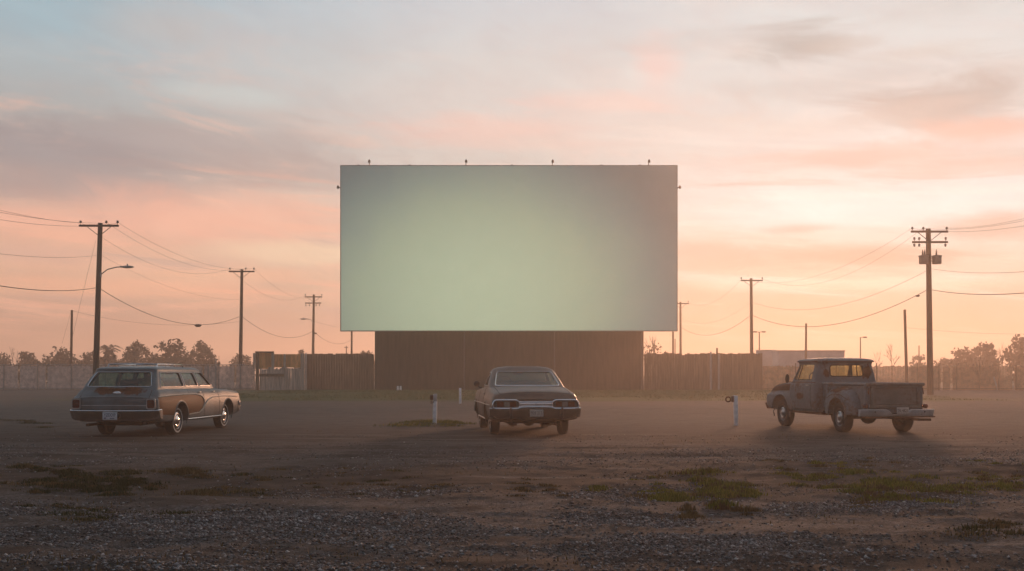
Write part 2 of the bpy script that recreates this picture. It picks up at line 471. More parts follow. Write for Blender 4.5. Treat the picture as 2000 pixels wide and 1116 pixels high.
for (px, py, rx, ry, col, f) in [
    (110, 330, 340, 66, (.35, .315, .325), .92), (330, 300, 200, 34, (.44, .39, .385), .7), (480, 300, 210, 44, (.50, .42, .40), .7), (560, 350, 180, 40, (.52, .40, .37), .7), (200, 392, 280, 40, (.42, .34, .33), .85),
    (470, 435, 330, 60, (1.0, .52, .38), .8), (120, 455, 240, 22, (.98, .52, .38), .7), (600, 500, 200, 26, (.96, .72, .50), .7), (60, 520, 170, 22, (.72, .46, .37), .55), (200, 575, 300, 22, (.99, .50, .32), .6), (430, 545, 200, 16, (1.0, .55, .36), .5),
    (430, 215, 170, 26, (.60, .64, .62), .6), (330, 105, 150, 46, (.56, .52, .50), .5), (60, 90, 170, 80, (.33, .48, .55), .55),
    (980, 262, 240, 34, (.88, .61, .53), .75), (1285, 150, 55, 75, (.86, .60, .55), .6), (1190, 215, 190, 30, (.87, .64, .57), .65), (1080, 290, 220, 16, (.86, .64, .56), .5),
    (1545, 128, 120, 42, (.45, .43, .415), .9), (1640, 135, 90, 18, (.56, .51, .47), .6), (1450, 130, 70, 26, (.62, .55, .51), .5), (1800, 160, 130, 18, (.62, .57, .53), .55), (1700, 200, 280, 36, (.58, .555, .54), .6), (1400, 112, 200, 26, (.60, .575, .56), .5), (1860, 90, 170, 34, (.60, .59, .575), .5), (1960, 205, 120, 30, (.60, .55, .52), .55), (1300, 260, 160, 24, (.74, .66, .61), .5), (1765, 20, 60, 26, (.60, .59, .56), .5),
    (1850, 250, 180, 46, (.50, .44, .415), .85), (1760, 265, 150, 28, (.66, .55, .50), .6), (1930, 300, 140, 26, (.84, .54, .45), .8), (1700, 335, 260, 28, (.80, .58, .51), .85), (1900, 365, 220, 20, (.78, .58, .51), .7), (1560, 275, 180, 26, (.78, .68, .62), .5),
    (1650, 430, 320, 40, (.93, .93, .92), .6), (1690, 512, 230, 30, (.60, .42, .345), .85), (1400, 500, 130, 24, (.64, .47, .39), .7), (1945, 475, 150, 30, (.60, .43, .36), .8), (1560, 460, 80, 12, (.68, .47, .40), .6), (1420, 520, 110, 14, (.66, .46, .38), .5), (1750, 566, 260, 16, (.92, .84, .70), .6), (1500, 560, 200, 14, (.90, .82, .68), .5)]:
    c = cloud(c, pa(px), pe(py), rx / F, ry / F, col, f)
n_mot = nt.noise(nt.comb(nt.m('MULTIPLY', az, 9.0), nt.m('ADD', nt.m('MULTIPLY', el, 24.0), nt.m('MULTIPLY', az, 4.0)), 1.9), 1.3, 8, .62, .6)
mo = nt.m('ADD', 1.0, nt.m('MULTIPLY', nt.m('SUBTRACT', n_mot, .5), .26))
c = nt.mix(1.0, c, nt.comb(nt.m('MULTIPLY', nt.m('ADD', mo, 1.0), .5), mo, mo), 'MULTIPLY')
# behind the camera the sky is already night-blue
c = nt.mix(nt.step(dy, .62, -.25), c, back)
# below the horizon (never seen past the ground)
c = nt.mix(nt.step(dz, 0.0, -.06), c, (.10, .075, .06))
bg = nt.new('ShaderNodeBackground'); nt.put(bg.inputs[0], c); bg.inputs[1].default_value = 1.02
sky = nt.new('ShaderNodeTexSky', sky_type='NISHITA'); sky.sun_disc = False; sky.sun_elevation = SUN_EL; sky.sun_rotation = SUN_AZ
bg2 = nt.new('ShaderNodeBackground'); nt.put(bg2.inputs[0], sky.outputs[0]); bg2.inputs[1].default_value = .003
ad = nt.new('ShaderNodeAddShader'); nt.l.new(bg.outputs[0], ad.inputs[0]); nt.l.new(bg2.outputs[0], ad.inputs[1])
wo = nt.new('ShaderNodeOutputWorld'); nt.l.new(ad.outputs[0], wo.inputs[0])
w.cycles.sampling_method = 'AUTOMATIC'

# ================================================================== haze
hz, nt, p = new_mat('dusty_air')
hz.node_tree.nodes.remove(p)
pv = nt.new('ShaderNodeVolumePrincipled'); pv.inputs['Color'].default_value = (.97, .82, .70, 1)
pv.inputs['Density'].default_value = .0025; pv.inputs['Anisotropy'].default_value = .50
nt.l.new(pv.outputs[0], hz.node_tree.nodes['Material Output'].inputs['Volume'])
haze = MB().box((0, 280, 9.6), (1700, 1240, 21.6)).build('haze', hz)
tag(haze, 'pale dusty air lying over the whole lot', 'haze', kind='stuff')

# ================================================================== ground
def vnoise(x, y, seed):
    xi = np.floor(x).astype(np.int64); yi = np.floor(y).astype(np.int64); fx, fy = x - xi, y - yi
    fx = fx * fx * (3 - 2 * fx); fy = fy * fy * (3 - 2 * fy)
    def h(a, b):
        n = (a * 374761393 + b * 668265263 + seed * 69069) & 0x7fffffff
        n = ((n ^ (n >> 13)) * 1274126177) & 0x7fffffff
        return ((n ^ (n >> 16)) & 0xffff) / 65535.0
    return (h(xi, yi) * (1 - fx) + h(xi + 1, yi) * fx) * (1 - fy) + (h(xi, yi + 1) * (1 - fx) + h(xi + 1, yi + 1) * fx) * fy
def fbm(x, y, seed, oct=4):
    r = 0; a = .5
    for k in range(oct): r = r + a * vnoise(x * 2 ** k, y * 2 ** k, seed + k); a *= .5
    return r
def gh(x, y):
    x = np.asarray(x, float); y = np.asarray(y, float)
    near = np.clip((21.5 - y) / 5, 0, 1); near = near * near * (3 - 2 * near)
    far = np.clip((y - 31) / 8, 0, 1) * np.clip((75 - y) / 10, 0, 1)
    big = (fbm(x * .28, y * .55, 3) - .47) * .16; fine = (fbm(x * 1.6, y * 2.2, 9) - .47) * .06; tiny = (fbm(x * 6, y * 7, 21, 3) - .44) * .022
    rut = -.035 * np.exp(-((y - 18.3 - .03 * x) / .28) ** 2) - .03 * np.exp(-((y - 19.9 - .02 * x) / .25) ** 2)
    mound = .07 * np.exp(-((x + 2.5) / 1.0) ** 2 - ((y - 28.5) / .7) ** 2)
    return near * (big + fine + tiny) + far * (big * .8) + tiny * .5 * np.clip((60 - y) / 30, 0, 1) + rut * np.clip(1 - abs(x) / 25, 0, 1) + mound

def axis_pts(a, b, fine, growth, limit):
    out = [a]; s = fine
    while out[-1] < limit:
        if out[-1] > b: s *= growth
        out.append(out[-1] + s)
    return out
ys = axis_pts(6.2, 21, .05, 1.018, 800); ys = np.array([-300, -120, -50, -20, -8, -2, 2, 4, 5.4] + ys)
xp = axis_pts(0, 10, .09, 1.03, 750); xs = np.array([-v for v in xp[:0:-1]] + xp)
gx, gy = np.meshgrid(xs, ys); gz = gh(gx, gy)
nx_, ny_ = len(xs), len(ys)
idx = np.arange(nx_ * ny_).reshape(ny_, nx_)
Q = np.stack([idx[:-1, :-1], idx[:-1, 1:], idx[1:, 1:], idx[1:, :-1]], -1).reshape(-1, 4)

m, nt, p = new_mat('lot_ground')
P_ = nt.worldco(); X_, Y_, Z_ = nt.sep(P_)
n1 = nt.noise(nt.mapping(P_, (.35, 1.0, 1)), .55, 6, .6, .4)
n2 = nt.noise(nt.mapping(P_, (.6, 1.0, 1)), 2.2, 6, .65, .3)
n3 = nt.noise(P_, 16, 5, .7); n4 = nt.noise(P_, 70, 3, .7)
yw = nt.m('ADD', Y_, nt.m('MULTIPLY', nt.m('SUBTRACT', n1, .5), 5.5))
def band(lo, hi, soft): return nt.m('MULTIPLY', nt.step(yw, lo - soft, lo + soft), nt.step(yw, hi + soft, hi - soft))
grav = nt.m('MAXIMUM', nt.m('MULTIPLY', band(8.0, 11.9, .5), 1.0), nt.m('MULTIPLY', band(15.8, 21.5, 1.0), .7))
grav = nt.m('MAXIMUM', grav, nt.m('MULTIPLY', band(24, 48, 5), .35))
grav = nt.m('MULTIPLY', grav, nt.step(n2, .28, .58))
vor = nt.new('ShaderNodeTexVoronoi'); nt.put(vor.inputs['Vector'], P_); vor.inputs['Scale'].default_value = 34
stone = nt.ramp(nt.sep(vor.outputs['Color'])[0], [(0, (.030, .029, .028)), (.5, (.085, .083, .082)), (1, (.20, .198, .196))])
dirt = nt.mix(nt.step(n2, .3, .7), (.020, .0158, .013), (.062, .050, .041))
dirt = nt.mix(nt.m('MULTIPLY', nt.step(n3, .45, .68), .7), dirt, (.040, .027, .02))
dirt = nt.mix(nt.m('MULTIPLY', nt.step(n4, .54, .72), .6), dirt, (.15, .125, .105))
c = nt.mix(nt.m('MULTIPLY', grav, .85), dirt, nt.mix(.35, stone, dirt))
c = nt.mix(nt.m('MULTIPLY', nt.step(n1, .52, .66), .62), c, (.024, .019, .0145))       # damp dark earth
trk_ = nt.m('ADD', nt.step(nt.m('ABSOLUTE', nt.m('SUBTRACT', yw, 17.6)), .9, .2), nt.step(nt.m('ABSOLUTE', nt.m('SUBTRACT', yw, 21.2)), .8, .2), clamp=True)
c = nt.mix(nt.m('MULTIPLY', trk_, nt.m('MULTIPLY', nt.step(n2, .25, .6), .38)), c, (.125, .108, .094))     # pale wheel tracks
wv = nt.m('MULTIPLY', nt.m('SUBTRACT', nt.noise(P_, .12, 2, .5), .5), 3.0)
lines = None
for (a_, b_, w_) in ((18.6, .030, .16), (20.1, .034, .16), (22.4, -.045, .18), (23.9, -.042, .18), (32.5, .08, .28), (34.2, .085, .28), (41, -.06, .4), (43, -.06, .4), (14.1, -.02, .12), (15.5, -.016, .12)):
    q_ = nt.step(nt.m('ABSOLUTE', nt.m('SUBTRACT', nt.m('SUBTRACT', Y_, wv), nt.m('ADD', a_, nt.m('MULTIPLY', X_, b_)))), w_ * 1.4, w_ * .4)
    lines = q_ if lines is None else nt.m('MAXIMUM', lines, q_)
c = nt.mix(nt.m('MULTIPLY', lines, nt.step(n2, .30, .58, 0, .85)), c, nt.mix(nt.step(n1, .4, .6), (.024, .018, .014), (.13, .112, .098)))      # tyre tracks
c = nt.mix(nt.m('MULTIPLY', nt.step(yw, 20, 34), nt.step(n2, .2, .65, .35, .75)), c, nt.mix(nt.step(n3, .3, .7), (.082, .067, .056), (.19, .160, .136)))   # dirt lightened farther out: pale mist painted into the ground colour
c = nt.mix(nt.m('MULTIPLY', band(44, 60, 4), .25), c, (.22, .165, .125))                # paler tan band in the middle distance
gr = nt.m('MULTIPLY', nt.step(nt.m('ADD', Y_, nt.m('MULTIPLY', n2, 5)), 54, 58), nt.m('MULTIPLY', nt.step(nt.m('ADD', X_, nt.m('MULTIPLY', n2, 8)), -24, -14), nt.step(X_, 30, 22)))
gr = nt.m('MULTIPLY', gr, nt.step(Y_, 94, 92))
c = nt.mix(nt.m('MULTIPLY', gr, nt.step(n2, .2, .5, .55, .95)), c, nt.mix(nt.step(n3, .3, .7), (.075, .085, .026), (.135, .125, .045)))
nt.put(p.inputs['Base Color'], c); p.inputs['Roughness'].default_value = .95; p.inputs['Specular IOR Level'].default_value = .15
b1 = nt.new('ShaderNodeBump'); b1.inputs['Strength'].default_value = .9; b1.inputs['Distance'].default_value = .03
hgt = nt.m('ADD', nt.m('MULTIPLY', n3, .6), nt.m('ADD', nt.m('MULTIPLY', n4, .35), nt.m('MULTIPLY', nt.m('SUBTRACT', 1, vor.outputs['Distance']), nt.m('MULTIPLY', grav, .5))))
nt.put(b1.inputs['Height'], hgt); nt.put(p.inputs['Normal'], b1.outputs[0])
M_ground = m
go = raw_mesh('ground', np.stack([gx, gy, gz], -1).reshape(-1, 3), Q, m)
for pl in go.data.polygons: pl.use_smooth = True
tag(go, 'dusty gravel and dirt lot', 'ground', kind='structure')

# ---- loose stones
def stones(n, ymin, ymax, smin, smax, pw, seed=77):
    Y = ymin * (ymax / ymin) ** rng.random(n); X = (rng.random(n) * 2 - 1) * (Y * .52 + .4)
    warp = (fbm(X * .19, Y * .55, 40) - .47) * 6
    yw = Y + warp
    g = np.exp(-((yw - 9.9) / 1.7) ** 2) + .6 * np.exp(-((yw - 18.2) / 2.0) ** 2) + .10
    g *= np.clip((fbm(X * .9, Y * 1.3, 77) - .36) / .2, 0.04, 1) * np.clip((fbm(X * .25, Y * .8, 33) - .26) / .2, .25, 1)
    k = rng.random(n) < g
    X, Y = X[k], Y[k]; s = smin + (smax - smin) * rng.random(len(X)) ** pw
    return X, Y, s
parts_ = [stones(260000, 6.4, 13.5, .004, .019, 2.8), stones(160000, 11, 24, .006, .021, 2.8)]
X = np.concatenate([q[0] for q in parts_]); Y = np.concatenate([q[1] for q in parts_]); S = np.concatenate([q[2] for q in parts_])
octv = np.array([(1, 0, 0), (-1, 0, 0), (0, 1, 0), (0, -1, 0), (0, 0, 1), (0, 0, -1)], float)
octf = np.array([(0, 2, 4), (2, 1, 4), (1, 3, 4), (3, 0, 4), (2, 0, 5), (1, 2, 5), (3, 1, 5), (0, 3, 5)])
n = len(X)
V = octv[None] * (1 + .7 * (rng.random((n, 6, 1)) - .5)) + .25 * (rng.random((n, 6, 3)) - .5)
V *= S[:, None, None] * np.stack([.8 + .7 * rng.random(n), .8 + .5 * rng.random(n), .4 + .35 * rng.random(n)], -1)[:, None, :]
a = rng.random(n) * 6.283; ca, sa = np.cos(a)[:, None], np.sin(a)[:, None]
V = np.stack([V[..., 0] * ca - V[..., 1] * sa, V[..., 0] * sa + V[..., 1] * ca, V[..., 2]], -1)
V += np.stack([X, Y, gh(X, Y) + S * .18], -1)[:, None, :]
Fc = (octf[None] + (np.arange(n) * 6)[:, None, None]).reshape(-1, 3)
m, nt, p = new_mat('loose_stone')
ri = nt.new('ShaderNodeNewGeometry').outputs['Random Per Island']
nt.put(p.inputs['Base Color'], nt.ramp(ri, [(0, (.018, .0175, .0175)), (.35, (.060, .060, .061)), (.72, (.135, .136, .138)), (.95, (.26, .26, .26)), (1, (.48, .48, .47))]))
p.inputs['Roughness'].default_value = .85
st = raw_mesh('gravel', V.reshape(-1, 3), Fc, m, nper=3)
tag(st, 'loose grey gravel scattered over the lot', 'gravel', kind='stuff')

# ---- grass
def blades(name, BX, BY, H, W, mat, lean=.45):
    n = len(BX); a = rng.random(n) * 6.283; l = lean * H * rng.random(n); b = rng.random(n) * 6.283
    z = gh(BX, BY) - .01; cx, sx = np.cos(a) * W, np.sin(a) * W
    lx, ly = np.cos(b) * l, np.sin(b) * l
    V = np.stack([np.stack([BX - cx, BY - sx, z], -1), np.stack([BX + cx, BY + sx, z], -1),
                  np.stack([BX + cx * .7 + lx * .4, BY + sx * .7 + ly * .4, z + H * .6], -1), np.stack([BX + lx, BY + ly, z + H], -1),
                  np.stack([BX - cx * .7 + lx * .4, BY - sx * .7 + ly * .4, z + H * .6], -1)], 1)
    T = np.array([(0, 1, 2), (0, 2, 4), (4, 2, 3)])
    Fc = (T[None] + (np.arange(n) * 5)[:, None, None]).reshape(-1, 3)
    return raw_mesh(name, V.reshape(-1, 3), Fc, mat, nper=3)
def grass_mat(name, stops):
    m, nt, p = new_mat(name)
    ri = nt.new('ShaderNodeNewGeometry').outputs['Random Per Island']
    n = nt.noise(nt.worldco(), .7, 3, .5)
    nt.put(p.inputs['Base Color'], nt.ramp(nt.m('ADD', nt.m('MULTIPLY', ri, .6), nt.m('MULTIPLY', nt.step(n, .3, .7), .4)), stops))
    p.inputs['Roughness'].default_value = .8; p.inputs['Specular IOR Level'].default_value = .2
    return m
tuft = []  # (px, py, radius x m, radius y m, height, blades, colour 0 dark green / 1 green / 2 straw)
def patch(px0, px1, py0, py1, n, cols, r0=.10, r1=.36, h0=.035, h1=.075, dens=900):
    """ragged clumps spread over a patch of ground"""
    for _ in range(int(n * 1.9)):
        px = px0 + (px1 - px0) * rng.beta(2, 2); py = py0 + (py1 - py0) * rng.beta(1.6, 1.6)
        if fbm(np.array([px * .021]), np.array([py * .10]), 17)[0] < .47: continue
        r = (r0 + (r1 - r0) * rng.random() ** 1.8) * .62; h = h0 + (h1 - h0) * rng.random()
        tuft.append((px, py, r * 1.6, r * .9, h * .78, int(60 + dens * r), cols[int(rng.integers(len(cols)))]))
patch(-40, 330, 898, 972, 95, (0, 0, 0, 2)); patch(40, 300, 900, 925, 30, (0, 0)); patch(130, 260, 935, 962, 30, (0, 0, 0)); patch(-30, 220, 985, 1020, 20, (0, 2, 2), h1=.05)
patch(330, 560, 905, 975, 34, (0, 2, 2)); patch(345, 385, 915, 926, 9, (2,), h0=.06, h1=.11); patch(250, 520, 990, 1012, 10, (2, 0), h1=.05); patch(560, 900, 900, 970, 22, (2, 2, 0), r1=.22, h1=.05)
patch(1330, 1420, 920, 940, 26, (1, 1, 2), h0=.05, h1=.10); patch(1360, 1480, 945, 970, 34, (1, 1, 1, 2), h0=.05, h1=.10); patch(1290, 1335, 962, 974, 8, (1, 1), h0=.05, h1=.08); patch(1155, 1195, 950, 960, 6, (1,), r1=.22); patch(1200, 1320, 915, 972, 14, (2, 1), r1=.2)
patch(1540, 1700, 915, 955, 36, (1, 1, 2), h0=.045, h1=.085); patch(1640, 1900, 925, 970, 70, (1, 1, 1, 2), h0=.045, h1=.085); patch(1650, 1860, 965, 1000, 28, (2, 2, 1)); patch(1850, 2040, 895, 960, 44, (1, 1, 2)); patch(1480, 1800, 895, 925, 20, (2, 1), r1=.22)
patch(1330, 1360, 995, 1015, 5, (2,), h0=.05, h1=.10, r1=.16); patch(1395, 1425, 990, 1012, 6, (2, 1), h0=.07, h1=.13, r1=.18); patch(1430, 1500, 995, 1015, 5, (2,), r1=.14, h1=.09); patch(1880, 1990, 1020, 1060, 12, (0, 2)); patch(960, 1150, 920, 975, 12, (2,), r1=.18, h1=.05)
tuft += [(848, 829, 1.0, .7, .10, 2000, 1), (800, 833, .9, .5, .07, 900, 1), (870, 828, .5, .5, .10, 500, 1)]
patch(770, 890, 822, 838, 26, (1, 1, 0), r0=.2, r1=.5, h0=.06, h1=.11); patch(-20, 120, 818, 838, 16, (2, 0), r0=.2, r1=.5, h1=.06)
pools = {0: [[], [], []], 1: [[], [], []], 2: [[], [], []]}
for (px, py, rx, ry, h, nb, ci) in tuft:
    cx, cy = on_ground(px, py)
    nb = int(nb * 1.0); g = rng.normal(size=(nb, 2)) * .5; keep = fbm(g[:, 0] * 2.4 * rx / .5 + px, g[:, 1] * 2.6 * ry / .2 + py, 5) > .40
    g = g[keep]; pools[ci][0].append(cx + g[:, 0] * rx); pools[ci][1].append(cy + g[:, 1] * ry)
    pools[ci][2].append(h * (.45 + .9 * rng.random(len(g))) * np.clip(1.2 - .5 * np.hypot(g[:, 0], g[:, 1]), .35, 1.2))
# stray sprigs
n = 5000; sy = 7 * (26 / 7) ** rng.random(n); sx = (rng.random(n) * 2 - 1) * sy * .52; k = fbm(sx * .6, sy * .9, 61) > .60
pools[2][0].append(sx[k]); pools[2][1].append(sy[k]); pools[2][2].append(.02 + .035 * rng.random(k.sum()))
GM = {0: grass_mat('grass_dark', [(0, (.016, .028, .008)), (.6, (.040, .055, .016)), (1, (.10, .085, .028))]),
      1: grass_mat('grass_green', [(0, (.06, .080, .008)), (.6, (.18, .18, .022)), (1, (.36, .28, .06))]),
      2: grass_mat('grass_straw', [(0, (.07, .055, .022)), (.6, (.13, .095, .038)), (1, (.21, .15, .065))])}
for ci, nm, lb in [(0, 'dark_grass', 'low dark green grass patches on the left foreground dirt'), (1, 'green_grass', 'green grass tufts on the right foreground dirt and round a post'), (2, 'dry_grass', 'dry straw coloured sprigs scattered between the stones')]:
    bx, by, bh = (np.concatenate(v) for v in pools[ci])
    tag(blades(nm, bx, by, bh, .007, GM[ci]), lb, 'grass', kind='stuff')
n = 26000; fy = 55 + 37 * rng.random(n); fx = -19 + 45 * rng.random(n)
k = fbm(fx * .35, fy * .35, 91) > .40
tag(blades('grass_strip', fx[k], fy[k], .03 + .07 * rng.random(k.sum()), .02, grass_mat('grass_far', [(0, (.09, .095, .03)), (.6, (.14, .13, .045)), (1, (.2, .17, .08))])), 'low green grass strip in front of the screen wall', 'grass', kind='stuff')
# ================================================================== materials for structures
M_wood = simple('pole_wood', (.085, .055, .035), .9, var=.4, scale=3, stretch=(6, 6, .5), bump=.3)
M_steel = simple('galvanised', (.32, .32, .31), .5, .6, .2)
M_dark = simple('dark_metal', (.045, .042, .04), .6, .3, .3)
M_ins = simple('insulator', (.10, .085, .075), .35)
M_wire = simple('wire', (.045, .038, .034), .7)
M_tank = simple('transformer_grey', (.22, .22, .21), .6, .2, .25)
M_plank = simple('stained_plank', (.20, .128, .080), .9, var=.38, scale=2.0, stretch=(5, 5, .4), bump=.3)
M_plank2 = simple('grey_plank', (.50, .40, .33), .9, var=.35, scale=2.0, stretch=(5, 5, .4), bump=.3)
M_orange = simple('orange_ply', (.78, .36, .14), .85, var=.3, scale=1.2, stretch=(3, 3, .6))
M_white = simple('flaked_white_paint', (.80, .81, .82), .7, var=.18, scale=8, bump=.2)
M_pale = simple('pale_metal', (.48, .47, .46), .6, .1, .2)
M_rusty = simple('rusty_iron', (.12, .05, .025), .85, .2, .45, 20)
M_box = simple('speaker_casing', (.10, .075, .065), .7, .2, .4, 20)

# ================================================================== the screen
SY = 90.0
sx0, sx1 = at(664.5, 0, SY).x, at(1323.5, 0, SY).x
sz1, sz0 = at(0, 323, SY).z, at(0, 647.5, SY).z
scr = empty('movie_screen', ((sx0 + sx1) / 2, SY, 0), 0, 'huge blank drive-in movie screen with pale green glow on a dark base wall', 'movie screen')
hw = (sx1 - sx0) / 2
m, nt, p = new_mat('screen_paint')
oc = nt.objco(); X_, Y_, Z_ = nt.sep(oc)
pan = nt.noise(oc, .35, 4, .6); gr_ = nt.noise(oc, 6, 8, .8)
nt.put(p.inputs['Base Color'], nt.mix(nt.m('ADD', nt.m('MULTIPLY', nt.step(pan, .3, .7), .6), nt.m('MULTIPLY', gr_, .4)), (.41, .455, .45), (.51, .555, .55)))
p.inputs['Roughness'].default_value = .9
# the projected picture: a plain greenish field, brightest low in the middle
u = nt.m('DIVIDE', nt.m('ADD', X_, 2.6), 13.0); v = nt.m('DIVIDE', nt.m('SUBTRACT', Z_, 7.8), 10.2)
d = nt.m('SQRT', nt.m('ADD', nt.m('MULTIPLY', u, u), nt.m('MULTIPLY', v, v)))
d = nt.m('ADD', d, nt.m('MULTIPLY', nt.m('SUBTRACT', pan, .5), .22))
e = nt.m('POWER', nt.m('MAXIMUM', nt.m('SUBTRACT', 1.0, nt.m('MULTIPLY', nt.m('MULTIPLY', d, d), .48)), 0.0), 1.25)
e = nt.m('MULTIPLY', e, nt.m('ADD', .78, nt.m('MULTIPLY', gr_, .44)))
nt.put(p.inputs['Emission Color'], nt.mix(nt.step(e, .05, .75), (.25, .35, .30), (.385, .455, .285)))
nt.put(p.inputs['Emission Strength'], nt.m('ADD', .17, nt.m('MULTIPLY', e, .80)))
MB().box((0, .15, (sz0 + sz1) / 2), (2 * hw - .14, .3, sz1 - sz0 - .14)).build('screen_panel', m, scr)
fr = MB()
for z in (sz0 + .035, sz1 - .035): fr.box((0, .17, z), (2 * hw, .36, .07))
for s in (-1, 1): fr.box((s * (hw - .035), .17, (sz0 + sz1) / 2), (.07, .36, sz1 - sz0 - .14))
for k in range(9):
    x = -hw + .9 + k * (2 * hw - 1.8) / 8; fr.box((x, .75, (sz0 + sz1) / 2), (.25, .9, sz1 - sz0 - .4))
fr.build('frame', M_steel, scr)
bx0, bx1 = at(732, 0, 91).x - scr.location.x, at(1257, 0, 91).x - scr.location.x
m_base = simple('dark_base_boards', (.072, .057, .040), .92, var=.3, scale=1.2, stretch=(4, 4, .5), bump=.2)
bw = MB(); bw.box(((bx0 + bx1) / 2, 1.25, sz0 / 2 + .1), (bx1 - bx0, .5, sz0 + .6))
k = bx0
while k < bx1 - .3:
    bw.box((k + .6, .985, sz0 / 2 + .1), (.02, .03, sz0 + .5)); k += 1.22
bw.build('base_wall', m_base, scr)
for px in (907, 1083, 1253):
    x = at(px, 0, 90.9).x - scr.location.x
    MB().tube([(x, .9, -.1), (x, .9, sz0 + .3)], .07, 10).build('drain_pipe', simple('pipe_grey', (.14, .125, .115), .7), scr)
def flood(name, x, z, side):
    b = MB()
    if side == 0:
        b.tube([(x, .15, z), (x, .1, z + .22), (x + .02, -.05, z + .34)], .035, 6)
    else:
        b.tube([(x, .15, z), (x + side * .1, .1, z + .12), (x + side * .16, -.1, z + .14)], .03, 6)
    o = b.build('floodlight', M_dark, scr)
    h = MB(); q = Vector((x + .02, -.1, z + .36)) if side == 0 else Vector((x + side * .17, -.15, z + .10))
    h.lathe([(-.16, .02), (-.15, .11), (.0, .10), (.10, .05), (.12, .01)], 'z', q, 12)
    h.build('lamp_head', M_dark, o)
for px in (721, 910, 1079, 1267):
    flood('f', at(px, 0, SY).x - scr.location.x, sz1, 0)
for s in (-1, 1): flood('f', s * hw, at(0, 368, SY).z, s)
cb = MB()
for px in (700, 800, 1000, 1175, 1250):
    cb.box((at(px, 0, SY).x - scr.location.x, .1, sz1 + .03), (.16, .12, .06))
cb.tube([(-hw, .2, sz1 + .03), (0, .2, sz1 + .025), (hw, .2, sz1 + .03)], .02, 6)
cb.build('conduit', M_dark, scr)

# ================================================================== fences, gate, trailers
def board_fence(name, x0, x1, Y, H, mat, label, jag=.03, bw=.22, posts=(), thick=.05, postmat=None, group=None):
    e = empty(name, ((x0 + x1) / 2, Y, 0), 0, label, 'fence', group); cx = e.location.x
    b = MB(); x = x0
    while x < x1 - .05:
        wd = min(bw, x1 - x); h = H + random.uniform(-jag, jag) * (3 if random.random() < .06 else 1)
        b.box((x + wd / 2 - cx, random.uniform(-.012, .012), h / 2 - .05), (wd - .012, thick, h + .1)); x += wd
    b.build('boards', mat, e)
    r = MB()
    for z in (.35 * H, .85 * H): MB().box(((x0 + x1) / 2 - cx, .08, z), (x1 - x0, .08, .12)).build('rail', mat, e)
    for (px, top, m_) in posts:
        x = at(px, 0, Y).x
        MB().box((x - cx, -.09, top / 2 - .05), (.13, .12, top + .1)).build('post', m_ or mat, e)
    return e
FY = 91.2
fl = board_fence('board_fence', at(596, 0, FY).x, at(731, 0, FY).x, FY, at(0, 691, FY).z, M_plank, 'tall dark brown board fence between the broken gate and the screen base', posts=[(598, 3.2, M_pale)])
fr_ = board_fence('board_fence', at(1258, 0, FY).x, at(1489, 0, FY).x, FY, at(0, 691, FY).z, M_plank, 'tall brown board fence running right from the screen base', jag=.05, posts=[(1400, 3.62, None), (1403.5, 3.1, M_pale), (1388, 3.3, M_pale)])
# broken gate
GY = 88.5
gt = empty('plank_gate', (at(548, 0, GY).x, GY, 0), 0, 'weathered plank gate with orange plywood panels and missing boards', 'gate')
gx = lambda px: at(px, 0, GY).x - gt.location.x
gzz = lambda py: at(0, py, GY).z
for (px, w_, py) in [(503, .26, 687), (533, .2, 689), (556, .16, 692), (591, .3, 690)]:
    MB().box((gx(px), 0, gzz(py) / 2 - .05), (w_, .14, gzz(py) + .1)).build('post', M_plank2 if px != 503 else M_plank, gt)
a = MB(); a.box(((gx(506) + gx(531)) / 2, .1, (gzz(689) + gzz(721)) / 2), (gx(531) - gx(506), .04, gzz(689) - gzz(721)))
a.build('orange_panel', M_orange, gt)
a = MB(); a.box(((gx(535) + gx(588)) / 2, .1, (gzz(692) + gzz(718)) / 2), (gx(588) - gx(535), .04, gzz(692) - gzz(718)))
a.build('orange_panel', M_orange, gt)
a = MB(); a.box(((gx(507) + gx(555)) / 2, -.1, gzz(733)), (gx(555) - gx(507), .08, .24)); a.build('rail', M_plank, gt); a = MB(); a.box(((gx(500) + gx(534)) / 2, -.06, gzz(688)), (gx(534) - gx(498), .2, .12)); a.build('rail', M_plank, gt)
a = MB()
for px in [509, 513, 517.5, 522, 526, 530, 536, 540, 544, 548, 552, 558, 562, 566, 570.5, 574, 578, 582, 586]:
    h1 = gzz(random.uniform(716, 722)); a.box((gx(px), random.uniform(.02, .06), h1 / 2), (random.uniform(.15, .19), .03, h1))
a.build('slats', M_plank2, gt)
MB().box((gx(496), .3, gzz(690) / 2 + .9), (.22, .3, gzz(690) - 1.8)).build('sign_back', M_plank2, gt)

def mesh_fence(name, pts, H, posts, label, mat, panel, cat='fence', top=True):
    """run of wire fence with slats woven in: pts are ground points"""
    e = empty(name, (pts[0][0], pts[0][1], 0), 0, label, cat); o = Vector((pts[0][0], pts[0][1]))
    pn = MB(); rl = MB()
    for (a, b) in zip(pts[:-1], pts[1:]):
        a, b = Vector(a) - o, Vector(b) - o; L = (b - a).length; ang = math.atan2(b.y - a.y, b.x - a.x); rot = Matrix.Rotation(ang, 3, 'Z')
        k = 0.0
        while k < L:
            q = a.lerp(b, k / L); hh = H * random.uniform(.93, .985)
            pn.box((q.x, q.y, hh / 2), (.105, .02, hh), rot); k += .125 if random.random() > .03 else .3
        for z in ([H] if top else []) + [.12]: rl.tube([(a.x, a.y - .05, z), (b.x, b.y - .05, z)], .035, 6)
    pn.build('slats', panel, e); rl.build('rail', mat, e)
    for (x, y, h) in posts:
        MB().tube([(x - o.x, y - o.y - .06, -.1), (x - o.x, y - o.y - .06, h)], .05, 8).build('post', mat, e)
    return e
LY = 92.0
zt = at(0, 713, LY).z
M_slat = simple('fence_slat', (.60, .49, .43), .9, var=.3, scale=3)
